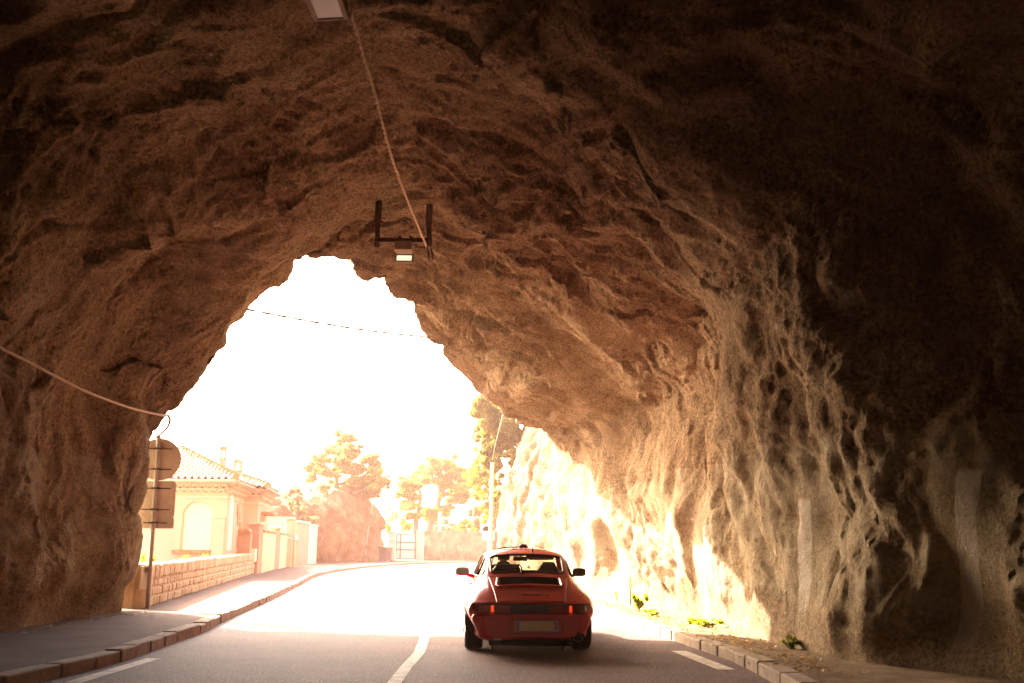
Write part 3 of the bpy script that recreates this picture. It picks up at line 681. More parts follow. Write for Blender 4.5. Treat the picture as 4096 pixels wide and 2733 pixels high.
g = empty('metal_gate', ((xa+xb)/2, Yg, 0)); tag(g, 'white panelled metal gate with brown frame between two pale pillars', 'gate')
wg = (xb-xa)
fr = MB(); fr.box((0, 0, .22), (wg, .06, .08)); fr.box((0, 0, gh), (wg, .06, .08))
for x in (-wg/2+.04, -wg*.26, wg/2-.04): fr.box((x, -.004, gh/2+.11), (.08, .07, gh-.2))
for f in (.36, .66): fr.box((0, -.03, .22+(gh-.22)*f), (wg-.1, .05, .07))
fr.build('gate_frame', M['gateframe'], g)
MB().box((0, .015, gh/2+.11), (wg-.1, .03, gh-.25)).build('gate_panel', M['gatepanel'], g)
MB().tube([(-wg*.26, -.05, 1.05), (-wg*.26, -.09, 1.05), (-wg*.26-.12, -.09, 1.05)], .014, 6).build('handle', M['rust'], g)

def wheelie_bin(u, Y, h, m, lidm, label):
    x = at(u, Y); o = empty('wheelie_bin', (x, Y, .115)); tag(o, label, 'bin', 'bins by the gate')
    prof = [(.19, .05), (.23, .55), (.265, h-.10)]
    G_ = np.array([[(-r_, -r_*1.15, z), (r_, -r_*1.15, z), (r_, r_*1.15, z), (-r_, r_*1.15, z)] for r_, z in prof])
    mb = MB().grid(G_, wrap=True); mb.add(G_[0], [(0, 1, 2, 3)]); mb.box((0, 0, h-.10), (.57, .64, .05), bev=.012)
    mb.build('body', m, o)
    L_ = MB(); L_.box((0, -.01, h-.045), (.56, .64, .055), bev=.025); L_.box((0, .33, h-.05), (.5, .05, .05), bev=.015); L_.build('lid', lidm, o)
    for sx in (-1, 1): MB().lathe([(.1, -.025), (.1, .025)], (sx*.24, .26, .1), 14, 'x').build('wheel', M['bin'], o)
wheelie_bin(1100+965*.4464, 71.0, 1.0, M['bin'], M['bin'], 'nearly black wheelie bin against the outcrop, left of its yellow-lidded neighbour')
wheelie_bin(1100+1014*.4464, 71.3, 1.0, M['bin2'], M['yellow'], 'grey wheelie bin with a yellow lid next to the gate pillar')

def pole(name, pts, r0, r1, m, label, cat='pole', extra=None, n=8):
    b = np.array(pts[0]); o = empty(name, b); tag(o, label, cat)
    Q = np.array(pts)-b; Q = catmull(Q, len(Q)*6) if len(Q) > 2 else Q
    MB().tube(Q, np.linspace(r0, r1, len(Q)), n).build('shaft', m, o, smooth=True, angle=40)
    if extra: extra(o, b)
    return o
def street_lamp_extra(o, b):
    t = pp(850, 860, 71.5)-b
    MB().box((t[0]-.22, t[1], t[2]+.01), (.5, .16, .09), bev=.03).build('lamp_head', M['galv'], o)
pz = lambda x, y, Yd: np.array(pp(x, y, Yd))
b = pz(808, 1440, 71.5); b[2] = .1
pole('street_lamp', [b, pz(815, 1300, 71.5), pz(845, 1090, 71.5), pz(872, 920, 71.5), pz(868, 870, 71.5), pz(850, 862, 71.5)], .07, .035, M['galv'], 'leaning grey street lamp with a short bent arm in front of the outcrop', 'street lamp', street_lamp_extra)
b = pz(732, 1440, 71); b[2] = .1
def brace(o, b): MB().tube([pz(732, 1100, 71)-b, pz(770, 1150, 71)-b, pz(800, 1200, 71)-b], .02, 6).build('brace', M['galv'], o)
pole('utility_pole', [b, pz(732, 1060, 71)], .06, .05, M['wood'], 'short dark wooden pole with a slanting brace against the outcrop', 'pole', brace)
b = pz(620, 1450, 70); b[2] = .1
pole('bollard_post', [b, pz(628, 1240, 70)], .09, .09, M['conc'], 'stubby pale concrete post on the pavement before the outcrop', 'post', lambda o, b: MB().lathe([(.11, 0), (.12, .05), (.07, .12)], tuple(pz(628, 1242, 70)-b), 10).build('cap', M['conc'], o))
b = pz(795, 1440, 70.5); b[2] = .1
pole('marker_post', [b, pz(795, 1100, 70.5)], .045, .045, M['galv'], 'thin straight pole beside the leaning street lamp', 'post', lambda o, b: MB().box(tuple(pz(795, 1110, 70.5)-b+np.array([0, -.05, 0])), (.14, .02, .2)).build('plate', M['galv'], o))
b = pz(1118, 1190, 80); b[2] = 0
pole('utility_pole', [b, pz(1118, 1090, 80), pz(1090, 1000, 80), pz(1085, 890, 80)][0:1]+[pz(1120, 960, 80)], .07, .05, M['wood'], 'dark pole rising behind the white gate', 'pole', lambda o, b: MB().tube([pz(1120, 965, 80)-b-np.array([.5, 0, 0]), pz(1120, 965, 80)-b+np.array([.5, 0, 0])], .035, 6).build('crossarm', M['wood'], o))
b = pz(1075, 1190, 81); b[2] = 0
pole('bent_pole', [b, pz(1078, 1150, 81), pz(1072, 1080, 81), pz(1082, 990, 81), pz(1088, 890, 81)], .06, .03, M['wood'], 'crooked thin pole behind the left half of the gate', 'pole')
b = pz(1775, 1190, 82); b[2] = 0
pole('utility_pole', [b, pz(1780, 910, 82)], .07, .055, M['wood'], 'straight utility pole in front of the tall dark bush', 'pole', lambda o, b: MB().tube([pz(1780, 930, 82)-b-np.array([.4, 0, 0]), pz(1780, 930, 82)-b+np.array([.4, 0, 0])], .035, 6).build('crossarm', M['wood'], o))
b = pz(1478, 1190, 79.5); b[2] = 0
pole('white_post', [b, pz(1478, 1010, 79.5)], .12, .12, M['conc'], 'thick whitewashed post just behind the far wall under the umbrella pine', 'post', lambda o, b: MB().lathe([(.15, 0), (.15, .06)], tuple(pz(1478, 1010, 79.5)-b), 10).build('cap', M['conc'], o))
b = pz(1930, 1330, 47); b[2] = .1
def polecable(o, b):
    MB().box(tuple(pz(1925, 905, 47)-b+np.array([-.12, 0, 0])), (.22, .12, .1), bev=.02).build('bracket', M['galv'], o)
pole('utility_pole', [b, pz(1948, 560, 47)], .105, .085, M['conc'], 'tall pale concrete pole in front of the far cliff', 'pole', polecable)
# twisted cable from that pole into the rock above
def twisted(mb, P, r, pitch=.35, strands=3, rs=None):
    L_ = np.concatenate([[0], np.cumsum(np.linalg.norm(np.diff(P, axis=0), axis=1))]); n = max(24, int(L_[-1]/pitch*9))
    s = np.linspace(0, L_[-1], n); Q = np.stack([np.interp(s, L_, P[:, i]) for i in range(3)], 1)
    T = np.gradient(Q, axis=0); T /= np.linalg.norm(T, axis=1)[:, None]
    A = np.cross(T, [0.13, .21, 1.]); A /= np.linalg.norm(A, axis=1)[:, None]; B = np.cross(T, A)
    for k in range(strands):
        a = s/pitch*2*math.pi+k*2*math.pi/strands
        mb.tube(Q+r*(np.cos(a)[:, None]*A+np.sin(a)[:, None]*B), rs or r*1.05, 6)
def cable(name, ctrl, r, m, label, pitch=.35, strands=3):
    P = catmull(np.array(ctrl), 60); mb = MB(); twisted(mb, P, r, pitch, strands); o = mb.build(name, m, smooth=True); tag(o, label, 'cable'); return o
cable('pole_cable', [pz(1948, 540, 46.9), pz(1975, 400, 44), pz(2030, 180, 38), pz(2058, 20, 33), pix(2024, 1560, Y=29)], .010, M['wood'], 'thick twisted cable climbing from the concrete pole to the tunnel rock', .5)
# small road sign seen past the car roof
b = pz(1905, 1330, 56); b[2] = .1
sgn = empty('warning_sign', b); tag(sgn, 'small triangular road sign over a square plate, at the far cliff foot', 'road sign')
MB().tube([(0, 0, 0), pz(1908, 1090, 56)-b], .03, 8).build('post', M['galv'], sgn)
c = pz(1890, 1125, 56)-b; MB().prism([(-.42, -.3), (.42, -.3), (0, .42)], c+np.array([.18, -.06, 0]), (1, 0, 0), (0, 0, 1), (0, 1, 0), .02).build('triangular_plate', M['white'], sgn)
c = pz(1890, 1195, 56)-b; MB().prism([(-.34, -.38), (.34, -.38), (.34, .38), (-.34, .38)], c+np.array([.14, -.06, 0]), (1, 0, 0), (0, 0, 1), (0, 1, 0), .02).build('square_plate', M['white'], sgn)

# ================================================================== VILLA
k2 = lambda x, y: (400+x*.5422, 1650+y*.5422)
kv = lambda x, y: (700+x*.3507, 1750+y*.3507)
Yv = 36.0
vx = lambda x: at(k2(x, 0)[0], Yv)
XL, XR = vx(90)-5, at(kv(555, 0)[0], Yv)
eave = pix(*k2(600, 493), Y=Yv-.5)[2]; Zb = -.1
villa = empty('villa', ((XL+XR)/2, Yv, 0)); tag(villa, 'pink single-storey villa with arched shuttered window and tiled hip roof', 'house')
vo = np.array([(XL+XR)/2, Yv, 0])
XR2 = at(kv(1050, 0)[0], 44.5)
D1, D2 = 4.6, 14.5
aw0, aw1 = at(kv(45, 0)[0], Yv), at(kv(408, 0)[0], Yv); az0 = pix(*kv(200, 1285), Y=Yv)[2]; az1 = pix(*kv(235, 725), Y=Yv)[2]
awc = (aw0+aw1)/2; awr = (aw1-aw0)/2
# front wall with an arched opening (the arch is a real recess)
arch = [(aw0, az0)]+[(awc-awr*math.cos(t), az1-awr*.92+awr*.92*math.sin(t)) for t in np.linspace(0, math.pi, 21)]+[(aw1, az0)]
zt = eave-.05
mb = MB()
bmw = bmesh.new()
outer = [(XL, Zb), (XR, Zb), (XR, zt), (XL, zt)]
def face_with_hole(mb, outer, hole, y):
    """front wall polygon minus an arched hole, as strips"""
    hx = [h[0] for h in hole]; a0, a1 = min(hx), max(hx); z0 = min(h[1] for h in hole)
    X0, X1, Z0, Z1 = outer[0][0], outer[1][0], outer[0][1], outer[2][1]
    mb.add([(X0, y, Z0), (a0, y, Z0), (a0, y, Z1), (X0, y, Z1)], [(0, 1, 2, 3)])
    mb.add([(a1, y, Z0), (X1, y, Z0), (X1, y, Z1), (a1, y, Z1)], [(0, 1, 2, 3)])
    mb.add([(a0, y, Z0), (a1, y, Z0), (a1, y, z0), (a0, y, z0)], [(0, 1, 2, 3)])
    up = hole[1:-1]
    for p, q_ in zip(up[:-1], up[1:]): mb.add([(p[0], y, p[1]), (q_[0], y, q_[1]), (q_[0], y, Z1), (p[0], y, Z1)], [(0, 1, 2, 3)])
face_with_hole(mb, outer, arch, Yv)
for p, q_ in zip(arch[:-1], arch[1:]): mb.add([(p[0], Yv, p[1]), (q_[0], Yv, q_[1]), (q_[0], Yv+.16, q_[1]), (p[0], Yv+.16, p[1])], [(0, 1, 2, 3)])
mb.add([(aw0, Yv, az0), (aw1, Yv, az0), (aw1, Yv+.16, az0), (aw0, Yv+.16, az0)], [(0, 1, 2, 3)])
# right side with its step, and the back wing
yb = Yv+D1; xi = at(kv(748, 0)[0], yb); xw = at(kv(915, 0)[0], yb+.3); xw2 = at(kv(1050, 0)[0], yb+5.5)
ring = [(XR, Yv), (xi, yb), (xw, yb+.3), (xw2, yb+5.5), (XL, yb+5.5), (XL, Yv)]
for (xa_, ya_), (xb_, yb_) in zip(ring[:-1], ring[1:]): mb.add([(xa_, ya_, Zb), (xb_, yb_, Zb), (xb_, yb_, zt), (xa_, ya_, zt)], [(0, 1, 2, 3)])
mb.v = [q_-vo for q_ in mb.v]
mb.build('wall', M['stucco'], villa)
def vb(name, m, fn, parent=villa, **kw):
    q_ = MB(); fn(q_); q_.v = [a-vo for a in q_.v]; return q_.build(name, m, parent, **kw)
# window: frame + roller shutter + brick sill
win = vb('window', M['shutter'], lambda q_: [q_.prism([(x, z) for x, z in arch], (0, Yv+.13, 0), (1, 0, 0), (0, 0, 1), (0, 1, 0), .02)])
def slats(q_):
    z = az0+.05
    while z < az1-.06:
        zc_ = az1-awr*.92; hw = awr-.07 if z < zc_ else max(.05, (awr-.05)*math.sqrt(max(0, 1-((z-zc_)/(awr*.92))**2)))
        q_.box((awc, Yv+.105, z), (2*hw, .03, .048), bev=.01); z += .056
vb('shutter', M['shutter'], slats, win)
def arch_frame(q_):
    A_ = np.array([(x, Yv+.08, z) for x, z in arch]); q_.tube(A_, .035, 6)
vb('frame', M['trim'], arch_frame, win)
vb('sill', M['brick'], lambda q_: [q_.box((aw0-.22+i*.085, Yv-.03, az0-.055), (.075, .2, .12), bev=.008) for i in range(int((aw1-aw0+.3)/.085))], win)
# low pilaster and side arch beside the window
px0, px1 = at(kv(415, 0)[0], Yv), at(kv(550, 0)[0], Yv); pzt = pix(*kv(480, 925), Y=Yv)[2]
vb('pilaster', M['stucco'], lambda q_: [q_.box(((px0+px1)/2, Yv-.06, pzt/2), (px1-px0, .12, pzt)), q_.box(((px0+px1)/2, Yv-.07, pzt+.03), (px1-px0+.06, .16, .06), bev=.01)])
# side wall niche and vents on the flank
def flank(t, z, off=.012):
    a, b_ = np.array(ring[0]), np.array(ring[1]); p = a+(b_-a)*t; n_ = np.array([b_[1]-a[1], -(b_[0]-a[0])]); n_ /= np.linalg.norm(n_); return np.array([*(p+n_*off), z])
fd = np.array([ring[1][0]-ring[0][0], ring[1][1]-ring[0][1], 0]); fd /= np.linalg.norm(fd); fn_ = np.array([fd[1], -fd[0], 0])
ach = [(-.45, 0)]+[(-.45*math.cos(t), 1.55+.45*math.sin(t)) for t in np.linspace(0, math.pi, 13)]+[(.45, 0)]
vb('side_window', M['shutter'], lambda q_: q_.prism(ach, flank(.22, az0), fd, (0, 0, 1), fn_, .03))
for t, z, h in [(.62, 2.55, .22), (.66, 2.15, .2), (.72, 2.35, .17), (.80, 1.95, .15), (.88, 1.8, .1), (.72, 1.35, .2)]: vb('tile_emblem', M['tile'], lambda q_: q_.prism([(-h, -h), (h, -h), (h, h), (-h, h)], flank(t, z), fd, (0, 0, 1), fn_, .05))
# genoise cornice: two courses of half-round tiles under the eave
def genoise(q_):
    for (xa_, ya_), (xb_, yb_) in [(ring[5], ring[0]), (ring[0], ring[1]), (ring[1], ring[2]), (ring[2], ring[3])]:
        a, b_ = np.array([xa_, ya_, 0.]), np.array([xb_, yb_, 0.]); L_ = np.linalg.norm(b_-a); d = (b_-a)/L_; n_ = np.array([d[1], -d[0], 0])
        for row, (z, o_) in enumerate([(eave-.42, .10), (eave-.27, .20)]):
            k = int(L_/.26)
            q_.prism([(0, .09), (L_, .09), (L_, .13), (0, .13)], a+np.array([0, 0, z])+n_*o_/2, d, (0, 0, 1), n_, o_+.02)
            for i in range(k):
                c_ = a+d*((i+.5+.5*(row % 2))*.26); 
                poly = [(.125*math.cos(t), .10*math.sin(t)) for t in np.linspace(0, math.pi, 9)]+[(.085*math.cos(t), .065*math.sin(t)) for t in np.linspace(math.pi, 0, 9)]
                q_.prism(poly, c_+np.array([0, 0, z])+n_*o_/2, d, (0, 0, 1), n_, o_+.04)
        q_.prism([(-.1, 0), (L_+.1, 0), (L_+.1, .09), (-.1, .09)], a+np.array([0, 0, eave-.13])+n_*.17, d, (0, 0, 1), n_, .34)
        q_.prism([(-.0, -.62), (L_, -.62), (L_, -.57), (0, -.57)], a+np.array([0, 0, eave])+n_*.015, d, (0, 0, 1), n_, .04)
vb('cornice', M['trim'], genoise)
# hip roof of round tiles
oh = .42
E0 = np.array([XL-oh, Yv-oh, eave]); E1 = np.array([XR+oh-.05, Yv-oh, eave]); apex = pix(*k2(605, 285), Y=Yv+4.4); ridgeL = np.array([XL-oh+4, apex[1], apex[2]])
E2 = np.array([xi+oh, yb-.1, eave]); E3 = np.array([xw+oh+.05, yb-oh+.2, eave]); E4 = np.array([xw2+oh, yb+5.5, eave])
apex2 = pix(*kv(690, 440), Y=yb+3.2)
def tiled(q_, A, B, C_, D_):
    """round-tile slope: eave A->B, top D_->C_"""
    A, B, C_, D_ = [np.asarray(p, float) for p in (A, B, C_, D_)]
    L_ = np.linalg.norm(B-A); nu = int(L_/.24)*8; nv = max(4, int(np.linalg.norm((D_+C_)/2-(A+B)/2)/.36))
    n_ = np.cross(B-A, (D_+C_)/2-(A+B)/2); n_ /= np.linalg.norm(n_)
    if n_[2] < 0: n_ = -n_
    rows = []
    u = np.linspace(0, 1, nu+1)
    e = (B-A)/L_
    for j in range(nv):
        for f in (0.0, 1.0):
            t = (j+f)/nv
            a_, b_ = A+(D_-A)*t, B+(C_-B)*t
            P = a_+(b_-a_)*u[:, None]
            ph = ((P-A)@e)/.24*2*math.pi
            rows.append(P+n_*(np.maximum(np.cos(ph), -.35)*.06+(.07 if f == 0 else .02))[:, None])
    q_.grid(np.array(rows))
def roof(q_):
    tiled(q_, E0, E1, apex, ridgeL); tiled(q_, E1, E2, apex+np.array([.01, .01, 0]), apex)
    tiled(q_, E3, E4, apex2, apex2+np.array([0, -.1, 0])); tiled(q_, E2+np.array([-.5, -.3, 0]), E3, apex2, apex)
    tiled(q_, (E0[0], yb+5.5, eave), E0, ridgeL, ridgeL+np.array([0, .01, 0]))
    tiled(q_, E4, (E0[0], yb+5.5, eave), ridgeL, apex2)
rf = vb('roof', M['tile'], roof)
def hips(q_):
    for a, b_ in [(E1, apex), (apex, ridgeL), (E3, apex2), (apex, apex2)]:
        a, b_ = np.array(a), np.array(b_); L_ = np.linalg.norm(b_-a); d = (b_-a)/L_; k = int(L_/.36)
        for i in range(k):
            p = a+d*(i*.36); q_.tube([p+np.array([0, 0, .10]), p+d*.36+np.array([0, 0, .03])], [.15, .105], 8)
vb('hip_tiles', M['tile'], hips, rf)
def gutter(q_):
    for a, b_ in [(E0, E1), (E1, E2), (E3, E4)]: q_.tube([np.array(a)+np.array([0, -.03, -.05]), np.array(b_)+np.array([0, -.03, -.05])], .065, 8)
vb('gutter', M['stucco2'], gutter)
def chimney(uc, vb_, vt, Yc, gable):
    h0 = pix(uc, vb_, Y=Yc)[2]-.5; h1 = pix(uc, vt, Y=Yc)[2]; x = at(uc, Yc); k = Yc*.98/F
    w_ = (26 if gable else 20)*k*1.15; hh = h1-h0
    def body(q_):
        zs = h0+hh*.62 if not gable else h0+hh*.58
        q_.box((x, Yc, (h0+zs)/2), (w_, w_, zs-h0)); q_.box((x, Yc, zs+.03), (w_*1.18, w_*1.18, .06), bev=.01)
        for sx in (-1, 1):
            for sy in (-1, 1): q_.box((x+sx*w_*.41, Yc+sy*w_*.41, zs+.06+hh*.11), (w_*.2, w_*.2, hh*.22))
        q_.box((x, Yc, zs+.06+hh*.235), (w_*1.02, w_*1.02, hh*.03))
    ch = vb('chimney', M['stucco2'], body, rf)
    def cap(q_):
        zc_ = (h0+hh*(.62 if not gable else .58))+.06+hh*.25
        if gable: q_.prism([(-w_*.72, 0), (w_*.72, 0), (0, h1-zc_), ], (x, Yc, zc_), (1, 0, 0), (0, 0, 1), (0, 1, 0), w_*1.2)
        else: q_.prism([(-w_*.62, 0), (w_*.62, 0), (w_*.5, h1-zc_), (-w_*.5, h1-zc_)], (x, Yc, zc_), (1, 0, 0), (0, 0, 1), (0, 1, 0), w_*1.2)
    vb('chimney_cap', M['tile'], cap, ch)
chimney(kv(470, 0)[0], kv(0, 350)[1], kv(0, 102)[1], Yv+5.5, False); chimney(kv(652, 0)[0], kv(0, 460)[1], kv(0, 238)[1], Yv+6.5, True)
ax_ = at(kv(405, 0)[0], Yv+5); a0_ = pix(*kv(403, 310), Y=Yv+5)[2]; a1_ = pix(*kv(405, 190), Y=Yv+5)[2]
vb('antenna', M['rust'], lambda q_: [q_.tube([(ax_, Yv+5, a0_-.4), (ax_, Yv+5, a1_)], .02, 6), q_.tube([(ax_-.14, Yv+5, a1_-.1), (ax_+.1, Yv+5, a1_-.1)], .012, 5)], rf)
# slim window + canopy on the rear wing
wc = pix(*kv(978, 940), Y=yb+2.7); wc2 = pix(*kv(995, 872), Y=yb+2.6)
vb('wing_window', M['brick'], lambda q_: [q_.box(tuple(wc), (.14, .4, .7))]); vb('door_canopy', M['tile'], lambda q_: [q_.box(tuple(wc2+np.array([.1, 0, 0])), (.9, 2.4, .12), R(9))])

# ================================================================== LOW STONE WALL
def stone_wall(name, A, B, h, t, label, courses, m, seed):
    r = random.Random(seed); A = np.array(A); B = np.array(B); L_ = np.linalg.norm(B-A); d = (B-A)/L_; ang = math.atan2(d[1], d[0])
    mb = MB(); z = -.1
    c0_ = (A+B)/2; mb.box((c0_[0], c0_[1], h/2-.12), (L_, t-.05, h-.12), ang)
    for k, ch in enumerate(courses):
        s = -r.uniform(0, .2); top = k == len(courses)-1
        while s < L_:
            ln = r.uniform(.10, .40) if not top else r.uniform(.12, .30)
            p = A+d*(s+ln/2); hz = ch*r.uniform(.88, 1.0)
            mb.box((p[0], p[1], z+ch/2+r.uniform(-.01, .01)), (ln-.02, t+r.uniform(-.02, .03)+(.03 if top else 0), hz*r.uniform(.92, 1.04)-.01), ang+r.uniform(-.05, .05), bev=.03); s += ln
        z += ch
    o = mb.build(name, m); tag(o, label, 'wall'); return o
W0, W1 = pix(600, 2428, z=.115)[:2], pix(1022, 2293, z=.115)[:2]
stone_wall('low_stone_wall', W0+np.array([-.2, 0]), W1+np.array([-.2, 0]), 1.02, .38, 'low stone garden wall with upright coping in front of the pink villa', [.2, .2, .17, .16, .29], M['stone'], 4)
# plants between wall and villa
def weed(x, y, z, h, n, label, m='weed', seed=1, spread=.2, lsize=.07, name='weed_plant', group=None):
    o = empty(name, (x, y, z)); tag(o, label, 'plant', group); r = np.random.default_rng(seed)
    st = MB(); cl_ = []
    for i in range(n):
        a = r.uniform(0, 6.28); q_ = r.uniform(.2, 1)*spread; hh = h*r.uniform(.5, 1)
        P = np.array([(0, 0, 0), (q_*.4*math.cos(a), q_*.4*math.sin(a), hh*.55), (q_*math.cos(a), q_*math.sin(a), hh)])
        st.tube(catmull(P, 6), np.linspace(.008, .003, 6), 5); s_ = spread*.33
        cl_ += [(*P[2], s_, s_, h*.2), (*P[1], s_*.8, s_*.8, h*.22)]
    st.build('stem', M[m], o); leaves_mesh('foliage', cl_, 60*n, lsize, M[m], o, seed, shell=.3)
    return o
for i, (u, v, Yd, h, lab) in enumerate([(630, 2270, 26, .5, 'spindly white-topped weed above the low wall just right of the sign pole'), (870, 2245, 33, .55, 'tuft of weeds leaning over the low wall in front of the villa corner'), (790, 2262, 31, .3, 'small pale weed behind the low wall under the arched window')]):
    p = pix(u, v, Y=Yd); weed(p[0]-.3, p[1], .1, p[2]+h*.3, 5, lab, 'weed', 40+i, .22)
p = pix(515, 2232, Y=20.5); weed(p[0], p[1], .5, p[2]-.5, 4, 'dark sprig growing behind the beige utility box', 'ivy', 50, .15, .08)
# pale gate post left of villa, seen past the rock
xq = at(500, 30); o = empty('gate_pillar', (xq, 30, 0)); tag(o, 'ochre wall pier half hidden behind the rock at the tunnel edge', 'pillar')
MB().box((-.35, 0, 1.05), (1.1, .5, 2.3), bev=.02).build('shaft', M['stone'], o); MB().box((-.35, 0, 2.26), (1.2, .6, .1), bev=.02).build('cap', M['conc'], o)
MB().box((.42, -.1, 1.05), (.4, .4, 2.3), bev=.02).build('side_post', M['conc'], o)

# ================================================================== GARDEN WALLS ALONG THE PAVEMENT
def plain_wall(A, B, z1, t, m, label, coping=None, name='garden_wall', z0=-.1):
    A = np.array(A); B = np.array(B); L_ = np.linalg.norm(B-A); d = (B-A)/L_; ang = math.atan2(d[1], d[0]); c_ = (A+B)/2
    o = empty(name, (*c_, 0)); tag(o, label, 'wall')
    o.rotation_euler[2] = ang
    MB().box((0, 0, (z0+z1)/2), (L_, t, z1-z0)).build('wall', m, o)
    if coping == 'tile':
        q_ = MB(); k = int(L_/.3)
        for i in range(k):
            x = -L_/2+(i+.5)*L_/k
            poly = [(.16*math.cos(t_), .12*math.sin(t_)) for t_ in np.linspace(0, math.pi, 9)]
            q_.prism(poly, (x, 0, z1), (1, 0, 0), (0, 0, 1), (0, 1, 0), t+.22)
        q_.box((0, 0, z1-.03), (L_, t+.14, .055)); q_.build('coping', M['tile'], o)
    elif coping: MB().box((0, 0, z1+.04), (L_+.06, t+.12, .08), bev=.015).build('coping', coping, o)
    return o
def wpix(x, y): return kv(x, y)
Yw = 39.5
a_, b2 = at(kv(550, 0)[0], Yw), at(kv(855, 0)[0], Yw); zw = pix(*kv(700, 1075), Y=Yw)[2]
plain_wall((a_, Yw), (b2, Yw), zw, .25, M['stucco2'], 'pink garden wall with a row of round tiles, joining the villa corner', 'tile')
def pillar2(x0, x1, yt, Yp, m, label, d=.5, name='gate_pillar'):
    xa_, xb_ = at(kv(x0, 0)[0], Yp), at(kv(x1, 0)[0], Yp); h = pix(*kv((x0+x1)/2, yt), Y=Yp)[2]
    o = empty(name, ((xa_+xb_)/2, Yp, 0)); tag(o, label, 'pillar'); w_ = xb_-xa_
    MB().box((0, 0, h/2-.06), (w_, d, h+.04), bev=.01).build('shaft', m, o)
    MB().box((0, 0, h+.0), (w_+.14, d+.14, .1), bev=.03).build('cap', M['conc'], o); return o
pillar2(845, 965, 985, 41.0, M['stucco2'], 'square pink gate pillar at the end of the low stone wall', .6)
pillar2(1100, 1160, 1030, 47.5, M['stucco2'], 'slimmer pink pillar between the two speckled panels', .9)
# meter box
xm0, xm1 = at(kv(812, 0)[0], 40.4), at(kv(920, 0)[0], 40.4); zm0, zm1 = pix(*kv(860, 1418), Y=40.4)[2], pix(*kv(860, 1270), Y=40.4)[2]
mo = empty('meter_box', ((xm0+xm1)/2, 40.4, zm0)); tag(mo, 'cream meter cabinet fixed low on the square pink pillar', 'meter box')
MB().box((0, 0, (zm1-zm0)/2), (xm1-xm0, .3, zm1-zm0), bev=.015).build('cabinet', M['shutter'], mo); MB().box((0, -.155, (zm1-zm0)/2), (xm1-xm0-.1, .02, zm1-zm0-.12), bev=.008).build('door', M['shutter'], mo)
# speckled panels (garage doors faced with stone), running away along the pavement
def along(x0, Y0, x1, Y1): return (at(kv(x0, 0)[0], Y0), Y0), (at(kv(x1, 0)[0], Y1), Y1)
zc1 = pix(*kv(1040, 1085), Y=44)[2]
A_, B_ = along(955, 41.4, 1105, 47.0); plain_wall(A_, B_, zc1, .25, M['speckstone'], 'cream speckled stone panel with tiled top right of the square pink pillar', M['tile'])
A_, B_ = along(1160, 48.0, 1240, 51.5); plain_wall(A_, B_, pix(*kv(1200, 1110), Y=50)[2], .25, M['speckstone'], 'narrower speckled stone panel beyond the slim pink pillar', M['tile'])
# tall rose walls and buttresses with a recessed door
A_, B_ = along(1045, 52.5, 1345, 52.3); plain_wall(A_, B_, pix(*kv(1150, 905), Y=52.5)[2], .3, M['stucco2'], 'tall plain rose wall rising behind the speckled panels')
A_, B_ = along(1235, 51.8, 1345, 52.0); w_ = plain_wall(A_, B_, pix(*kv(1300, 950), Y=52)[2], .3, M['stucco2'], 'rose wall section with a low recessed service door', M['tile'])
dx = B_[0]-A_[0]
MB().box((-dx*.1, -.16, .75), (dx*.55, .03, 1.5)).build('door', M['stucco'], w_)
fr = MB(); fr.box((-dx*.42, -.17, .78), (.07, .06, 1.6)); fr.box((dx*.26, -.17, .78), (.07, .06, 1.6)); fr.box((-dx*.08, -.17, 1.56), (dx*.75, .06, .08)); fr.build('door_frame', M['trim'], w_)
for (x0, x1, yt, Yp, lab) in [(1350, 1420, 965, 54.0, 'rose buttress carrying a small wall lantern'), (1425, 1485, 975, 57.0, 'plain rose buttress between the lantern and the white pier')]:
    pillar2(x0, x1, yt, Yp, M['stucco2'], lab, 1.6, 'wall_buttress')
pillar2(1492, 1585, 1005, 60.0, M['conc'], 'whitewashed pier ending the garden walls beside the outcrop', 1.4, 'wall_pier')
lp = pix(*kv(1385, 1140), Y=53.1); lo = empty('wall_lantern', lp); tag(lo, 'small dark lantern on the face of the rose buttress', 'lantern')
MB().box((0, 0, 0), (.18, .16, .26), bev=.02).build('lantern_glass', M['lampglass2'], lo); MB().lathe([(.19, .13), (.03, .27)], (0, 0, 0), 8).build('lantern_cap', M['tile'], lo); MB().tube([(0, .05, .2), (0, .2, .26)], .02, 6).build('arm', M['rust'], lo)

# ================================================================== SIGN, BOX AND CABLES AT THE TUNNEL MOUTH
sb = pix(590, 2434, z=.115); Ys = sb[1]; k = Ys*.985/F
top = pix(636, 1745, Y=Ys)
sgn = empty('road_sign', sb); tag(sgn, 'back of a round road sign with two plates below on a steel pole', 'road sign')
lean = (top-sb); 
MB().tube([(0, 0, -.05), lean*1.0], .042, 12).build('pole', M['galv'], sgn, smooth=True, angle=40)
ca, sa = math.cos(R(8)), math.sin(R(8)); axx = np.array([ca, sa, 0]); ayy = lean/np.linalg.norm(lean); azz = np.cross(axx, ayy)
def s_at(u, v): return pix(u, v, Y=Ys)-sb+azz*-.0
def rrect(w, h, r, n=5):
    out = []
    for cx, cy, a0 in [(w/2-r, h/2-r, 0), (-w/2+r, h/2-r, 90), (-w/2+r, -h/2+r, 180), (w/2-r, -h/2+r, 270)]:
        out += [(cx+r*math.cos(R(a0+90*i/n)), cy+r*math.sin(R(a0+90*i/n))) for i in range(n+1)]
    return out
fwd = -azz if azz[1] < 0 else azz
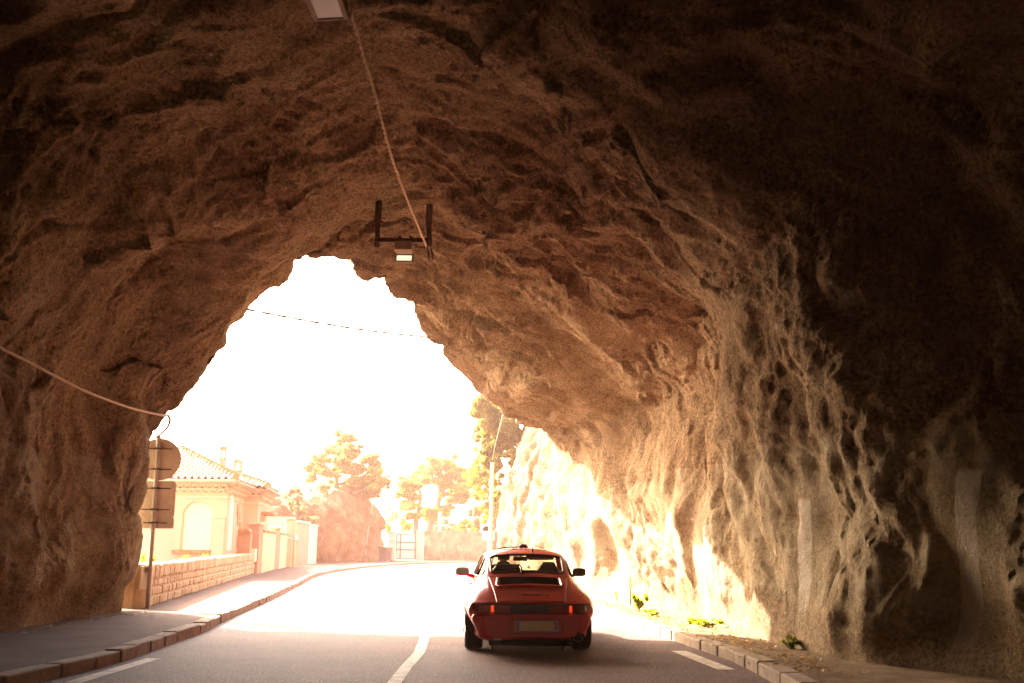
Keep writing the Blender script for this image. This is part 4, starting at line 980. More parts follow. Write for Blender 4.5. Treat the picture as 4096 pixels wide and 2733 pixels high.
def plate(name, x, y, poly, clamps):
    c = s_at(*k2(x, y))+fwd*.06
    p = MB(); p.prism(poly, c, axx, ayy, fwd, .012)
    rim_ = [c+axx*a+ayy*b for a, b in poly]; p.tube(rim_+[rim_[0]], .009, 6, False)
    o = p.build(name, M['signback'], sgn)
    for dy, hw in clamps:
        q_ = MB()
        cc_ = c+ayy*dy-fwd*.02; q_.tube([cc_-axx*hw, cc_+axx*hw], .011, 6); pc_ = cc_-axx*(cc_-lean*((cc_@ayy)/np.linalg.norm(lean))).dot(axx)
        q_.box(tuple(pc_-fwd*.045), (.12, .1, .035), 0); q_.build('clamp', M['rust'], o)
rd = 155*.5422*k
plate('disc', 433, 345, [(rd*math.cos(t), rd*math.sin(t)) for t in np.linspace(0, 2*math.pi, 48, endpoint=False)], [(.20, .24), (-.19, .24)])
plate('square_plate', 411, 638, rrect(266*.5422*k, 262*.5422*k, .05), [(.2, .26), (-.2, .26)])
plate('lower_plate', 402, 815, rrect(262*.5422*k, 76*.5422*k, .035), [(0, .22)])

bx = pix(*k2(240, 1435), z=.115)+np.array([.05, -.25, 0]); kb = bx[1]*.985/F
ub = empty('utility_box', (bx[0], bx[1], .08), R(-14)); tag(ub, 'beige electrical cabinet tilted against the rock beside the sign pole', 'utility box')
hb_ = 325*.5422*kb
MB().box((0, 0, hb_/2), (.34, .42, hb_), bev=.015).build('cabinet', M['beige'], ub)
MB().box((.20, -.02, hb_/2+.01), (.09, .46, hb_*1.0), bev=.012).build('door', M['beige'], ub)
MB().box((.27, -.03, hb_*.72), (.05, .40, hb_*.5), bev=.01).build('front_panel', M['shutter'], ub)
vt = MB(); [vt.box((.296, -.06, hb_*.85+i*.02), (.012, .22, .008)) for i in range(6)]; vt.build('vent', M['rust'], ub)
ub.rotation_euler = Euler((0, R(3), R(-14)))

cable('wall_cable', [pix(-60, 1365, Y=11.6), pix(0, 1392, Y=11.9), pix(170, 1478, Y=13.0), pix(340, 1565, Y=14.4), pix(520, 1632, Y=16.3), pix(640, 1660, Y=17.8), pix(672, 1662, Y=18.2)], .011, M['cable'], 'twisted pale cable sagging along the left rock wall to the tunnel edge', .22)
P = catmull(np.array([pix(672, 1662, Y=18.2), pix(680, 1680, Y=18.3), pix(668, 1712, Y=18.6), pix(640, 1738, Y=19.0), pix(622, 1750, Y=19.2)]), 24)
tag(MB().tube(P, .024, 8).build('cable_tail', M['darkcable'], smooth=True), 'short dark cable end drooping from the left rock edge behind the round sign', 'cable')
cable('street_cable', [pix(960, 1232, Y=21.0), pix(1080, 1256, Y=21.6), pix(1300, 1296, Y=22.8), pix(1500, 1326, Y=24), pix(1700, 1348, Y=25.4), pix(1770, 1354, Y=26)], .014, M['darkcable'], 'thin dark cable strung across the open tunnel mouth against the sky', .9, 2)

# ================================================================== TUNNEL LAMPS
def ceiling_at(x, y):
    C = G[:nrow1].reshape(-1, 3); m_ = np.where((C[:, 2] > 4))[0]; d = (C[m_, 0]-x)**2+(C[m_, 1]-y)**2; return C[m_[np.argmin(d)], 2]
# far floodlight on its bracket
Yl = 17.4
lk = lambda x, y: pix(1200+x*.7333, y*.7333, Y=Yl)
o0 = lk(565, 1310); fl = empty('tunnel_lamp', o0); tag(fl, 'floodlight with a bright glass hanging from a rusty bracket over the tunnel mouth', 'lamp', 'tunnel lamps')
br = MB()
a, b_ = lk(410, 1312)-o0, lk(720, 1312)-o0
br.box(tuple((a+b_)/2), (np.linalg.norm(b_-a), .06, .075), 0)
for (xt, yt, xb__, yb__) in [(424, 1215, 420, 1350), (703, 1225, 706, 1345)]:
    t_, bb = lk(xt, yt)-o0, lk(xb__, yb__)-o0; up_ = t_+np.array([0, .06, 0]); up_[2] = max(t_[2]+.15, min(t_[2]+.9, ceiling_at(t_[0]+o0[0], t_[1]+o0[1]+.06)-o0[2]+.08))
    br.tube([bb, t_], .045, 4); br.tube([t_, up_], .06, 4)
for xx in (545, 602): p_ = lk(xx, 1302)-o0; br.box(tuple(p_+np.array([0, 0, .02])), (.05, .05, .06))
br.build('bracket', M['rust'], fl)
c0_ = lk(567, 1352)-o0; kk = .7333*Yl*.93/F
hw = 108*kk
MB().box(tuple(c0_), (hw, .34, 56*kk), bev=.02).build('housing', M['lampgrey'], fl)
c1 = lk(569, 1412)-o0
hs = MB(); fw_, fh_ = 112*kk, 66*kk
t_ = R(-28); Ml = Matrix.Rotation(t_, 3, 'X')
fr = MB(); 
for sx in (-1, 1): fr.box(tuple(np.array(c1)+np.array(Ml @ Vector((sx*(fw_/2-.015), 0, 0)))), (.03, .06, fh_), M=Ml)
for sz in (-1, 1): fr.box(tuple(np.array(c1)+np.array(Ml @ Vector((0, .004, sz*(fh_/2-.015))))), (fw_-.055, .06, .03), M=Ml)
gl = MB().box(tuple(c1), (fw_-.05, .03, fh_-.05), M=Ml).build('lamp_glass', M['lampglass'], fl)
fr.build('frame', M['lampgrey'], gl)
lp_ = MB(); lp_.tube(catmull(np.array([lk(690, 1340)-o0, lk(700, 1380)-o0, lk(708, 1430)-o0, lk(724, 1400)-o0, lk(712, 1350)-o0]), 24), .012, 6); lp_.tube(catmull(np.array([lk(690, 1345)-o0, lk(650, 1350)-o0, lk(615, 1330)-o0]), 12), .01, 6); lp_.build('wire', M['darkcable'], fl)
# near lamp, seen from below
Yn = 9.4
nk = lambda x, y: pix(1200+x*.7333, y*.7333, Y=Yn)
o1 = nk(170, 30); nl = empty('tunnel_lamp', o1); tag(nl, 'grey box floodlight seen from below at the top edge, nearest the viewer', 'lamp', 'tunnel lamps')
ln_ = np.linalg.norm(nk(280, 110)-nk(95, 110)); 
down = (np.array([0, 0, CAMH])-o1); down /= np.linalg.norm(down)
ey = np.array([0.03, 1., -.05]); ey /= np.linalg.norm(ey)
ez_ = np.cross((1, 0, 0), ey); Ml = Matrix(((1, ey[0], ez_[0]), (0, ey[1], ez_[1]), (0, ey[2], ez_[2])))
cc_ = nk(170, 108)-o1
cL = .62; ctrn = cc_-ey*cL/2*-0-ey*cL/2
tl = Matrix.Rotation(R(-4), 3, 'Y')
Ml = tl @ Ml
MB().box(tuple(ctrn+np.array([0, 0, .1])), (ln_*1.0, cL, .16), M=Ml, bev=.015).build('housing', M['lampgrey'], nl)
gl = MB().box(tuple(ctrn+np.array([0, 0, .012])), (ln_*.78, cL*.9, .03), M=Ml).build('lamp_glass', M['lampglass2'], nl)
fr = MB()
for sx in (-1, 1): fr.box(tuple(ctrn+np.array(Ml @ Vector((sx*ln_*.44, 0, .012)))), (.045, cL, .05), M=Ml)
for sy in (-1, 1): fr.box(tuple(ctrn+np.array(Ml @ Vector((0, sy*cL*.48, .012)))), (ln_*.84, .03, .05), M=Ml)
fr.build('frame', M['lampgrey'], gl)
MB().box(tuple(ctrn+np.array([0, -.1, .75])), (.06, .06, 1.2)).build('bracket', M['rust'], nl)
# twisted cable strung between the two lamps
ca_, cb_ = nk(285, 85), lk(690, 1345)
Pc = [ca_+np.array([-.05, -.3, .2]), ca_]
for t_, (x, y) in [(.25, (350, 320)), (.45, (420, 560)), (.65, (500, 860)), (.85, (600, 1130))]:
    # depth found from the straight run between the two lamps
    u_, v_ = 1200+x*.7333, y*.7333
    d = RM @ np.array([(u_-2048)/F, -(v_-1366.5)/F, -1.0]); A_ = np.stack([d, -(cb_-ca_)], 1); sol = np.linalg.lstsq(A_, ca_-np.array([0, 0, CAMH]), rcond=None)[0]
    Pc.append(np.array([0, 0, CAMH])+d*sol[0])
Pc += [cb_]
cable('lamp_cable', Pc, .011, M['cable'], 'thin twisted cable running along the roof between the two tunnel lamps', .3, 2)

# ================================================================== RIGHT VERGE: STAKE, WEEDS, LEAVES
k5 = lambda x, y: (2200+x*.659, 1700+y*.659)
sp_ = pix(*k5(490, 1092), z=.11)
stk = empty('marker_stake', sp_); tag(stk, 'thin verge marker stake with a white reflective head by the rock wall', 'marker')
hs_ = (pix(*k5(485, 918), Y=sp_[1])-sp_)[2]; hm = (pix(*k5(485, 995), Y=sp_[1])-sp_)[2]
MB().tube([(0, 0, -.05), (-.01, 0, hm)], .016, 6).build('stake', M['rust'], stk); MB().box((-.012, 0, (hs_+hm)/2), (.075, .02, hs_-hm), bev=.005).build('marker_head', M['white'], stk)
for i, (x, y, h, n_, sp__, lab) in enumerate([(540, 1125, .34, 7, .15, 'bright yellow-green leafy weed right beside the marker stake'), (950, 1225, .12, 8, .24, 'low spreading yellow-green weed on the verge below the slim white strip'), (640, 1165, .12, 5, .2, 'sparse pale weed between the stake and the spreading weed'), (410, 1070, .30, 2, .06, 'thin dry weed stalks at the foot of the rock behind the stake'), (1455, 1360, .16, 5, .12, 'small dark weed at the sunlit corner of the rock foot'), (850, 1210, .1, 4, .14, 'tiny weed on the kerb side, left of the spreading weed')]):
    p = pix(*k5(x, y), z=.11); weed(p[0], p[1], .1, h, n_, lab, 'weed' if i != 4 else 'ivy', 60+i, sp__, (.06, .045, .04, .025, .04, .03)[i])
def litter(name, pts, n, m, size, label, seed, z=.115):
    r = np.random.default_rng(seed); V, Fc = [], []
    for i in range(n):
        a = pts[r.integers(len(pts)-1)] if False else None
        k_ = r.integers(len(pts)-1); t = r.random(); A_, B_ = pts[k_], pts[k_+1]; c = A_[:2]+(B_[:2]-A_[:2])*t; w_ = A_[2]+(B_[2]-A_[2])*t
        p = np.array([c[0]+r.normal()*w_*.5, c[1]+r.normal()*.2, z+.004+r.random()*.02]); s = size*(.5+r.random()); th = r.random()*6.28
        t1 = np.array([math.cos(th), math.sin(th), r.normal()*.25])*s; t2 = np.array([-math.sin(th), math.cos(th), r.normal()*.3])*s*.5
        b0 = len(V); V += [p-t1, p-t2+[0, 0, .01], p+t1, p+t2+[0, 0, .01]]; Fc.append((b0, b0+1, b0+2, b0+3))
    o = MB().add(V, Fc).build(name, m); tag(o, label, 'leaves', kind='stuff'); return o
litter('dead_leaves', [np.array([1.75, 24, .3]), np.array([2.35, 19, .4]), np.array([2.75, 16, .45]), np.array([3.0, 13.5, .5]), np.array([3.2, 10, .5])], 900, M['deadleaf'], .03, 'dry fallen leaves scattered over the verge', 3)
litter('wall_foot_litter', [np.array([-6.5, 18, .15]), np.array([-6.55, 14, .2]), np.array([-6.6, 10, .25])], 160, M['deadleaf'], .025, 'bits of litter and leaves along the foot of the left rock', 4)

# ================================================================== THE CAR
def pchip(x, y, xi):
    x = np.asarray(x, float); y = np.asarray(y, float); h = np.diff(x); d = np.diff(y)/h; m_ = np.zeros_like(y)
    m_[1:-1] = np.where(d[:-1]*d[1:] > 0, 2*d[:-1]*d[1:]/(d[:-1]+d[1:]+1e-12), 0); m_[0], m_[-1] = d[0], d[-1]
    i = np.clip(np.searchsorted(x, xi)-1, 0, len(h)-1); t = (xi-x[i])/h[i]
    return (2*t**3-3*t**2+1)*y[i]+(t**3-2*t**2+t)*h[i]*m_[i]+(-2*t**3+3*t**2)*y[i+1]+(t**3-t**2)*h[i]*m_[i+1]
paintm, pt, pb = nm('red_car_paint')
pb.inputs['Base Color'].default_value = (.74, .016, .010, 1); pb.inputs['Roughness'].default_value = .35; pb.inputs['Coat Weight'].default_value = 1; pb.inputs['Coat Roughness'].default_value = .02
C_ = {'paint': paintm, 'black': mat('black_trim', (.02, .012, .01), .45), 'seal': mat('window_rubber', (.035, .012, .012), .4), 'tyre': mat('tyre_rubber', (.018, .013, .012), .75),
      'under': mat('dark_underbody', (.012, .009, .008), .8), 'rim': mat('alloy_wheel', (.45, .43, .4), .3, .9), 'plate': mat('number_plate_cream', (.92, .76, .46), .4),
      'plateframe': mat('number_plate_edge', (.75, .70, .62), .4), 'blue': mat('number_plate_blue', (.24, .21, .62), .4), 'orange': mat('orange_crest', (.75, .22, .03), .4),
      'ink': mat('dark_ink', (.10, .06, .03), .5), 'badge': mat('black_badge', (.035, .006, .005), .3), 'lampred': mat('dark_red_lens', (.34, .016, .012), .15, coat=1), 'lampdark': mat('smoked_red_lens', (.09, .014, .012), .2, coat=1),
      'reflector': mat('bright_reflector', (.80, .07, .015), .3), 'amber': mat('amber_lens', (.32, .07, .012), .15, coat=1), 'seat': mat('dark_leather', (.07, .04, .03), .6), 'mirror': mat('mirror_glass', (.16, .13, .12), .08, .6),
      'steel': mat('exhaust_steel', (.30, .27, .24), .3, .9), 'grille': mat('black_grille', (.022, .010, .009), .6), 'chromish': mat('pale_metal', (.5, .45, .42), .3, .8)}
lr = C_['reflector']; lb = lr.node_tree.nodes['Principled BSDF']; lb.inputs['Emission Color'].default_value = (1, .07, .01, 1); lb.inputs['Emission Strength'].default_value = .05   # plain reflectors, their shine is put in as emission
gm, gt, gb = nm('car_glass'); gb.inputs['Base Color'].default_value = (1, 1, 1, 1)
tb = N(gt, 'ShaderNodeBsdfTransparent'); tb.inputs['Color'].default_value = (.80, .84, .78, 1); gg = N(gt, 'ShaderNodeBsdfGlossy', Roughness=.02); lw = N(gt, 'ShaderNodeLayerWeight', Blend=.25); fz = N(gt, 'ShaderNodeMath', operation='MULTIPLY_ADD'); gt.links.new(lw.outputs['Facing'], fz.inputs[0]); fz.inputs[1].default_value = .14; fz.inputs[2].default_value = .02
mxs = N(gt, 'ShaderNodeMixShader'); gt.links.new(fz.outputs[0], mxs.inputs[0]); gt.links.new(tb.outputs[0], mxs.inputs[1]); gt.links.new(gg.outputs[0], mxs.inputs[2]); gt.links.new(mxs.outputs[0], gt.nodes['Material Output'].inputs['Surface'])
C_['glass'] = gm

tail = pix(2128, 2500, Y=12.62)
car = empty('car', (tail[0], tail[1], 0.0), R(2.6)); tag(car, 'red rounded two-door sports coupe driving away out of the rock tunnel', 'car')

YS = [0, .05, .09, .10, .20, .45, .60, .70, .88, 1.15, 1.45, 1.9, 2.3, 2.6, 2.95, 3.2, 3.7, 4.05, 4.25]
zb = [.235, .20, .19, .185, .175, .17, .165, .15, .15, .15, .15, .15, .15, .15, .15, .15, .15, .17, .22]
prof = {  # y: B, C, D, E, F, G, H, I, J   (x, z)
 0: [(.47, .235), (.56, .33), (.59, .42), (.57, .475), (.50, .49), (.40, .497), (.3, .50), (.15, .502), (0, .502)],
 .05: [(.56, .205), (.66, .32), (.705, .43), (.69, .487), (.62, .50), (.5, .506), (.36, .508), (.2, .51), (0, .51)],
 .09: [(.58, .195), (.685, .32), (.735, .43), (.72, .49), (.66, .505), (.55, .51), (.4, .512), (.2, .513), (0, .513)],
 .10: [(.59, .195), (.69, .32), (.735, .45), (.665, .54), (.63, .60), (.55, .612), (.4, .617), (.2, .619), (0, .62)],
 .20: [(.60, .19), (.675, .31), (.775, .48), (.755, .60), (.69, .645), (.56, .665), (.45, .672), (.2, .678), (0, .68)],
 .60: [(.61, .18), (.69, .31), (.824, .56), (.785, .68), (.67, .77), (.575, .82), (.492, .845), (.25, .86), (0, .866)],
 .45: [(.605, .18), (.68, .31), (.81, .54), (.785, .66), (.685, .735), (.56, .775), (.48, .79), (.25, .80), (0, .805)],
 .70: [(.78, .16), (.82, .33), (.826, .57), (.785, .69), (.665, .79), (.58, .85), (.5, .88), (.25, .90), (0, .906)],
 .88: [(.78, .16), (.82, .33), (.826, .58), (.78, .70), (.645, .83), (.58, .895), (.52, .94), (.28, .962), (0, .968)],
 1.15: [(.78, .16), (.81, .33), (.82, .58), (.77, .72), (.64, .865), (.58, .97), (.52, 1.06), (.3, 1.088), (0, 1.096)],
 1.45: [(.76, .16), (.79, .33), (.805, .58), (.765, .73), (.66, .885), (.60, 1.02), (.525, 1.155), (.3, 1.20), (0, 1.21)],
 1.9: [(.74, .16), (.77, .33), (.785, .58), (.76, .74), (.69, .885), (.63, 1.05), (.54, 1.205), (.3, 1.268), (0, 1.285)],
 2.3: [(.74, .16), (.765, .33), (.78, .58), (.76, .74), (.70, .88), (.645, 1.05), (.545, 1.21), (.3, 1.28), (0, 1.30)],
 2.6: [(.74, .16), (.765, .33), (.78, .58), (.76, .74), (.705, .875), (.655, 1.0), (.575, 1.125), (.33, 1.20), (0, 1.22)],
 2.95: [(.74, .16), (.77, .33), (.785, .58), (.765, .74), (.71, .85), (.685, .895), (.64, .925), (.36, .945), (0, .95)],
 3.2: [(.76, .16), (.79, .33), (.805, .58), (.785, .71), (.72, .79), (.6, .81), (.5, .82), (.25, .845), (0, .85)],
 3.7: [(.72, .16), (.76, .33), (.775, .55), (.76, .69), (.68, .73), (.55, .71), (.45, .715), (.2, .74), (0, .745)],
 4.05: [(.6, .18), (.68, .33), (.70, .48), (.67, .57), (.58, .6), (.5, .605), (.4, .61), (.2, .625), (0, .63)],
 4.25: [(.4, .24), (.48, .33), (.5, .40), (.48, .44), (.42, .465), (.36, .47), (.3, .475), (.15, .48), (0, .48)]}
YI = np.unique(np.concatenate([np.linspace(0, .12, 13), np.linspace(.12, .84, 40), np.linspace(.84, 1.5, 67), np.linspace(1.5, 4.25, 130)]).round(4))
PR = np.array([[(0, zb[i])]+prof[y] for i, y in enumerate(YS)])     # (stations, 10, 2)
PI = np.zeros((len(YI), 10, 2))
for k in range(10):
    for c in (0, 1): PI[:, k, c] = pchip(YS, PR[:, k, c], YI)
NP_ = 91
half = np.stack([catmull(p, NP_) for p in PI])                     # (y, NP, 2)
half[:, -1, 0] = 0; half[:, 0, 0] = 0; half[..., 0] = np.maximum(half[..., 0], 0)
SEC = np.zeros((len(YI), 2*NP_-1, 3))
SEC[:, :NP_, 0] = -half[..., 0]; SEC[:, :NP_, 2] = half[..., 1]
SEC[:, NP_:, 0] = half[:, ::-1, 0][:, 1:]; SEC[:, NP_:, 2] = half[:, ::-1, 1][:, 1:]
SEC[..., 1] = YI[:, None]
def car_top(x, y):
    """height of the car's upper skin"""
    i = np.clip(np.searchsorted(YI, y), 1, len(YI)-1); t = (y-YI[i-1])/(YI[i]-YI[i-1]); o_ = 0
    for ii, w_ in ((i-1, 1-t), (i, t)):
        h = half[ii][50:]; o_ += w_*np.interp(abs(x), h[::-1, 0], h[::-1, 1])
    return float(o_)
def car_side(y, z, off=0.0):
    """x of the flank at y, z"""
    i = int(np.argmin(abs(YI-y))); h = half[i][12:75]; return float(np.interp(z, h[:, 1], h[:, 0]))+off
def rr(px_, py_, cx, cy, hx, hy, r):
    qx = abs(px_-cx)-hx+r; qy = abs(py_-cy)-hy+r
    return np.hypot(max(qx, 0), max(qy, 0))+min(max(qx, qy), 0)-r
RW = (0, 1.165, .485, .25, .07)     # rear window in plan: cx, cy, hx, hy, r
def in_rear(p): return p[2] > .9 and rr(p[0]*(1-.05*(p[1]-1.1)), p[1], *RW) < 0
side_poly = [(1.12, .915), (1.05, .96), (1.10, 1.01), (1.42, 1.135), (1.75, 1.185), (2.1, 1.20), (2.32, 1.185), (2.50, 1.10), (2.76, .935), (2.70, .91)]
def inpoly(x, y, poly):
    c = False; n = len(poly)
    for i in range(n):
        (x1_, y1_), (x2_, y2_) = poly[i], poly[(i+1) % n]
        if (y1_ > y) != (y2_ > y) and x < (x2_-x1_)*(y-y1_)/(y2_-y1_)+x1_: c = not c
    return c
def in_side(p): return abs(p[0]) > .5 and inpoly(p[1], p[2], side_poly)
def in_ws(p): return 2.46 < p[1] < 2.92 and p[2] > .9 and abs(p[0]) < np.interp(p[1], [2.46, 2.92], [.47, .58])
AX = (.95, 3.22); WR = .315
def in_arch(p): return abs(p[0]) > .55 and p[2] < .68 and any((p[1]-a)**2+(p[2]-WR)**2 < .345**2 for a in AX)
def in_lid(p): return .13 < p[1] < .80 and p[2] > .6 and abs(p[0]) < np.interp(p[1], [.13, .80], [.425, .515])
a_, b_n = SEC.shape[:2]
groups = {k: [] for k in ('body', 'rear_window', 'side_l', 'side_r', 'windscreen', 'engine_lid', 'under')}
for i in range(a_-1):
    for j in range(b_n-1):
        p = (SEC[i, j]+SEC[i+1, j]+SEC[i, j+1]+SEC[i+1, j+1])/4; f = (i*b_n+j, i*b_n+j+1, (i+1)*b_n+j+1, (i+1)*b_n+j)
        if in_arch(p): continue
        if in_rear(p): k = 'rear_window'
        elif in_side(p): k = 'side_l' if p[0] < 0 else 'side_r'
        elif in_ws(p): k = 'windscreen'
        elif in_lid(p): k = 'engine_lid'
        elif p[2] < .19 and abs(p[0]) < .7: k = 'under'
        else: k = 'body'
        groups[k].append(f)
    jf = (i*b_n+b_n-1, i*b_n, (i+1)*b_n, (i+1)*b_n+b_n-1)
    groups['under'].append(jf)
flatV = SEC.reshape(-1, 3)
def submesh(name, faces, m, parent=car, off=0.0, extra=None):
    idx = sorted({i for f in faces for i in f}); mp = {o_: n_ for n_, o_ in enumerate(idx)}
    V = flatV[idx].copy()
    if off: V[:, 2] += off
    mb = MB().add(V, [[mp[i] for i in f] for f in faces])
    if extra: extra(mb)
    return mb.build(name, m, parent, smooth=True, angle=38)
def tailcap(mb): mb.add(SEC[0], [tuple(range(b_n))]); mb.add(SEC[-1], [tuple(range(b_n))])
body = submesh('body', groups['body'], C_['paint'], extra=tailcap)
bpy.context.view_layer.update()
submesh('underbody', groups['under'], C_['under'])
lid = submesh('engine_lid', groups['engine_lid'], C_['paint'], off=.004)
rwin = submesh('rear_window', groups['rear_window'], C_['glass'], off=-.006)
submesh('side_window', groups['side_l'], C_['glass']); submesh('side_window', groups['side_r'], C_['glass']); wscr = submesh('windscreen', groups['windscreen'], C_['glass'])
def ontop(x, y, dz=0.0): return (x, y, car_top(x, y)+dz)
def loop_top(pts, dz): return np.array([ontop(x, y, dz) for x, y in pts])
def rrpts(cx, cy, hx, hy, r, n=10):
    out = []
    for sx, sy, a0 in [(1, 1, 0), (-1, 1, 90), (-1, -1, 180), (1, -1, 270)]:
        out += [(cx+sx*(hx-r)+r*math.cos(R(a0+90*i/n)), cy+sy*(hy-r)+r*math.sin(R(a0+90*i/n))) for i in range(n+1)]
    dense = []
    for (a, b), (c, d) in zip(out, out[1:]+out[:1]):
        k = max(1, int(math.hypot(c-a, d-b)/.04)); dense += [(a+(c-a)*t/k, b+(d-b)*t/k) for t in range(k)]
    return dense+[dense[0]]
wp = [(x/(1-.05*(y-1.1)), y) for x, y in rrpts(*RW)]
sl_ = MB(); sl_.tube(loop_top(wp, .002), .017, 6, False); sl_.build('window_seal', C_['seal'], rwin, smooth=True)
for s_ in (-1, 1):
    P = [(s_*car_side(y, z, .002), y, z) for y, z in resample(side_poly+[side_poly[0]], 60)]
    m_ = MB(); m_.tube(P, .012, 6, False); y_ = 1.5; m_.tube([(s_*car_side(y_, z, .0), y_+.10*(z-.9), z) for z in np.linspace(.90, 1.145, 8)], .014, 6)
    m_.build('side_window_seal', C_['black'], car, smooth=True)
P = [(x, y, car_top(x, y)+.003) for x, y in [(-.425, .135)]+[(-np.interp(t, [.13, .80], [.425, .515]), t) for t in np.linspace(.13, .80, 20)]+[(x, .80) for x in np.linspace(-.515, .515, 24)]+[(np.interp(t, [.13, .80], [.425, .515]), t) for t in np.linspace(.80, .13, 20)]]
MB().tube(np.array(P), .0055, 5, False).build('lid_gap', C_['badge'], lid)
# spoiler: raised rim with black air grille
gr = rrpts(0, .615, .40, .125, .05, 6)
MB().tube(loop_top(gr, .008), .011, 6, False).build('spoiler_rim', C_['paint'], lid, smooth=True)
gx = np.linspace(-.385, .385, 30); gy = np.linspace(.505, .725, 10)
Gg = np.array([[(x, y, car_top(x, y)+.012) for x in gx] for y in gy])
gl_ = MB(); gl_.grid(Gg)
for y in np.linspace(.515, .715, 9): gl_.tube(np.array([ontop(x, y, .016) for x in np.linspace(-.38, .38, 20)]), .004, 4)
gl_.build('air_grille', C_['grille'], lid)
lipx = np.linspace(-.42, .42, 30)
lip_ = MB(); lip_.tube(np.array([ontop(x, .465-.02*(x/.41)**2, .018) for x in lipx]), .020, 8); lip_.build('spoiler_lip', C_['paint'], lid, smooth=True)
for s_ in (-1, 1):
    MB().tube(np.array([ontop(s_*(.42-.012*t), .465+.27*t, .018-.010*t) for t in np.linspace(0, 1, 10)]), np.linspace(.020, .012, 10), 8).build('spoiler_end', C_['paint'], lid, smooth=True)

# tail-light strip across the back
_yy = [y for y in YI if .10 <= y <= .5]; STX = [car_side(y, .565) for y in _yy]; STY = list(_yy); STX = list(np.maximum.accumulate(STX))
def strip_pt(s, z, off=0.0):
    """s in -1..1 across the back, wraps round the corners"""
    x = s*.72; ax = abs(x)
    y = float(np.interp(ax, STX, STY)) if ax > .60 else .098
    o2 = off*(1.5 if ax > .64 else 0)
    return (x+math.copysign(o2, x), y-.010-off, z)
def strip(s0, s1, z0, z1, off, t=.02, n=14):
    ss = np.linspace(s0, s1, n); zs = np.linspace(z0, z1, 4)
    f = np.array([[strip_pt(s, z, off) for s in ss] for z in zs]); b_ = np.array([[strip_pt(s, z, off-t) for s in ss] for z in zs])
    mb = MB(); nz, ns_ = f.shape[:2]
    R1 = np.concatenate([f, b_[::-1]]); mb.grid(np.concatenate([R1, R1[:1]]))
    mb.add(R1[:, 0], [tuple(range(len(R1)))]); mb.add(R1[:, -1], [tuple(range(len(R1)))])
    return mb
tl_ = strip(-.955, .955, .507, .616, .000, .03, 60).build('light_strip', C_['lampdark'], car)
for s0, s1 in ((-.95, -.70), (.76, .95)): strip(s0, s1, .515, .608, .006, .012).build('tail_lamp', C_['lampred'] if s0 < 0 else C_['amber'], tl_)
strip(.70, .76, .515, .608, .006, .012).build('tail_lamp', C_['lampred'], tl_)
for s0 in (-.700, .648): strip(s0, s0+.052, .520, .600, .008, .012).build('brake_lamp', lr, tl_)
for s0, s1 in ((-.60, -.36), (.30, .62)): strip(s0, s1, .520, .602, .006, .012).build('lens', C_['lampred'], tl_)
ribs = MB(); [ribs.tube(np.array([strip_pt(s, z, .004) for s in np.linspace(-.33, .28, 12)]), .003, 4) for z in np.linspace(.522, .60, 6)]; ribs.build('centre_ribs', C_['seal'], tl_)
MB().tube(np.array([strip_pt(s, .618, .004) for s in np.linspace(-.95, .95, 60)]), .006, 5).build('trim_line', C_['badge'], tl_)
MB().tube(np.array([strip_pt(s, .506, .006) for s in np.linspace(-.95, .95, 60)]), .006, 5).build('trim_line', C_['badge'], tl_)

def text(body_, size, m, parent, M4, shear=0, ext=.0012, name='lettering', spacing=1.0):
    cu = bpy.data.curves.new(name, 'FONT'); cu.body = body_; cu.size = size; cu.shear = shear; cu.extrude = ext; cu.align_x = 'CENTER'; cu.align_y = 'CENTER'; cu.space_character = spacing
    to = bpy.data.objects.new(name+'_tmp', cu); col.objects.link(to); dg = bpy.context.evaluated_depsgraph_get()
    me = bpy.data.meshes.new_from_object(to.evaluated_get(dg)); bpy.data.objects.remove(to); me.name = name; me.transform(M4); me.materials.clear(); me.materials.append(m)
    o = bpy.data.objects.new(name, me); col.objects.link(o); o.parent = parent; return o
# script badge on the lid
y_ = .265; z_ = car_top(0, y_); sl2 = math.atan2(car_top(0, .30)-car_top(0, .23), .07)
for wd_, bx_ in (('Carrera', .015), ('2', .205)): text(wd_, .060, C_['badge'], lid, Matrix.Translation((bx_, y_, z_+.007)) @ Matrix.Rotation(sl2, 4, 'X') @ Matrix.Diagonal((1.25, .9, 1, 1)), .35, .002, 'badge', 1.1)
# number plate
pl = MB().box((.055, -.012, .365), (.535, .012, .120), bev=.005).build('number_plate', C_['plateframe'], car)
MB().box((.055, -.0195, .365), (.515, .004, .107)).build('plate_face', C_['plate'], pl)
for sx in (-1, 1): MB().box((.055+sx*.2345, -.0222, .365), (.045, .004, .104)).build('blue_band', C_['blue'], pl)
st_ = MB()
for i in range(12): st_.box((.055-.2345+.014*math.cos(i*math.pi/6), -.0252, .385+.014*math.sin(i*math.pi/6)), (.0032, .002, .0032))
st_.build('star_ring', C_['plate'], pl)
MB().prism([(-.013, -.008), (-.008, -.014), (.008, -.014), (.013, -.008), (.013, .014), (-.013, .014)], (.055+.2345, -.0252, .378), (1, 0, 0), (0, 0, 1), (0, 1, 0), .002).build('region_crest', C_['orange'], pl)
MR = Matrix.Rotation(math.pi/2, 4, 'X')
text('\u2022 WWW PLAT 06 FR \u2022', .0135, C_['ink'], pl, Matrix.Translation((.05, -.0225, .3175)) @ MR @ Matrix.Diagonal((1.5, 1, 1, 1)), 0, .0006, 'plate_lettering', 1.1)
MB().tube(np.array([(.055+a, -.001, .36+b) for a, b in rrect(.66, .165, .012)]+[(.055+.33, -.001, .36+.07)]), .005, 5, False).build('plate_recess_edge', C_['badge'], body)
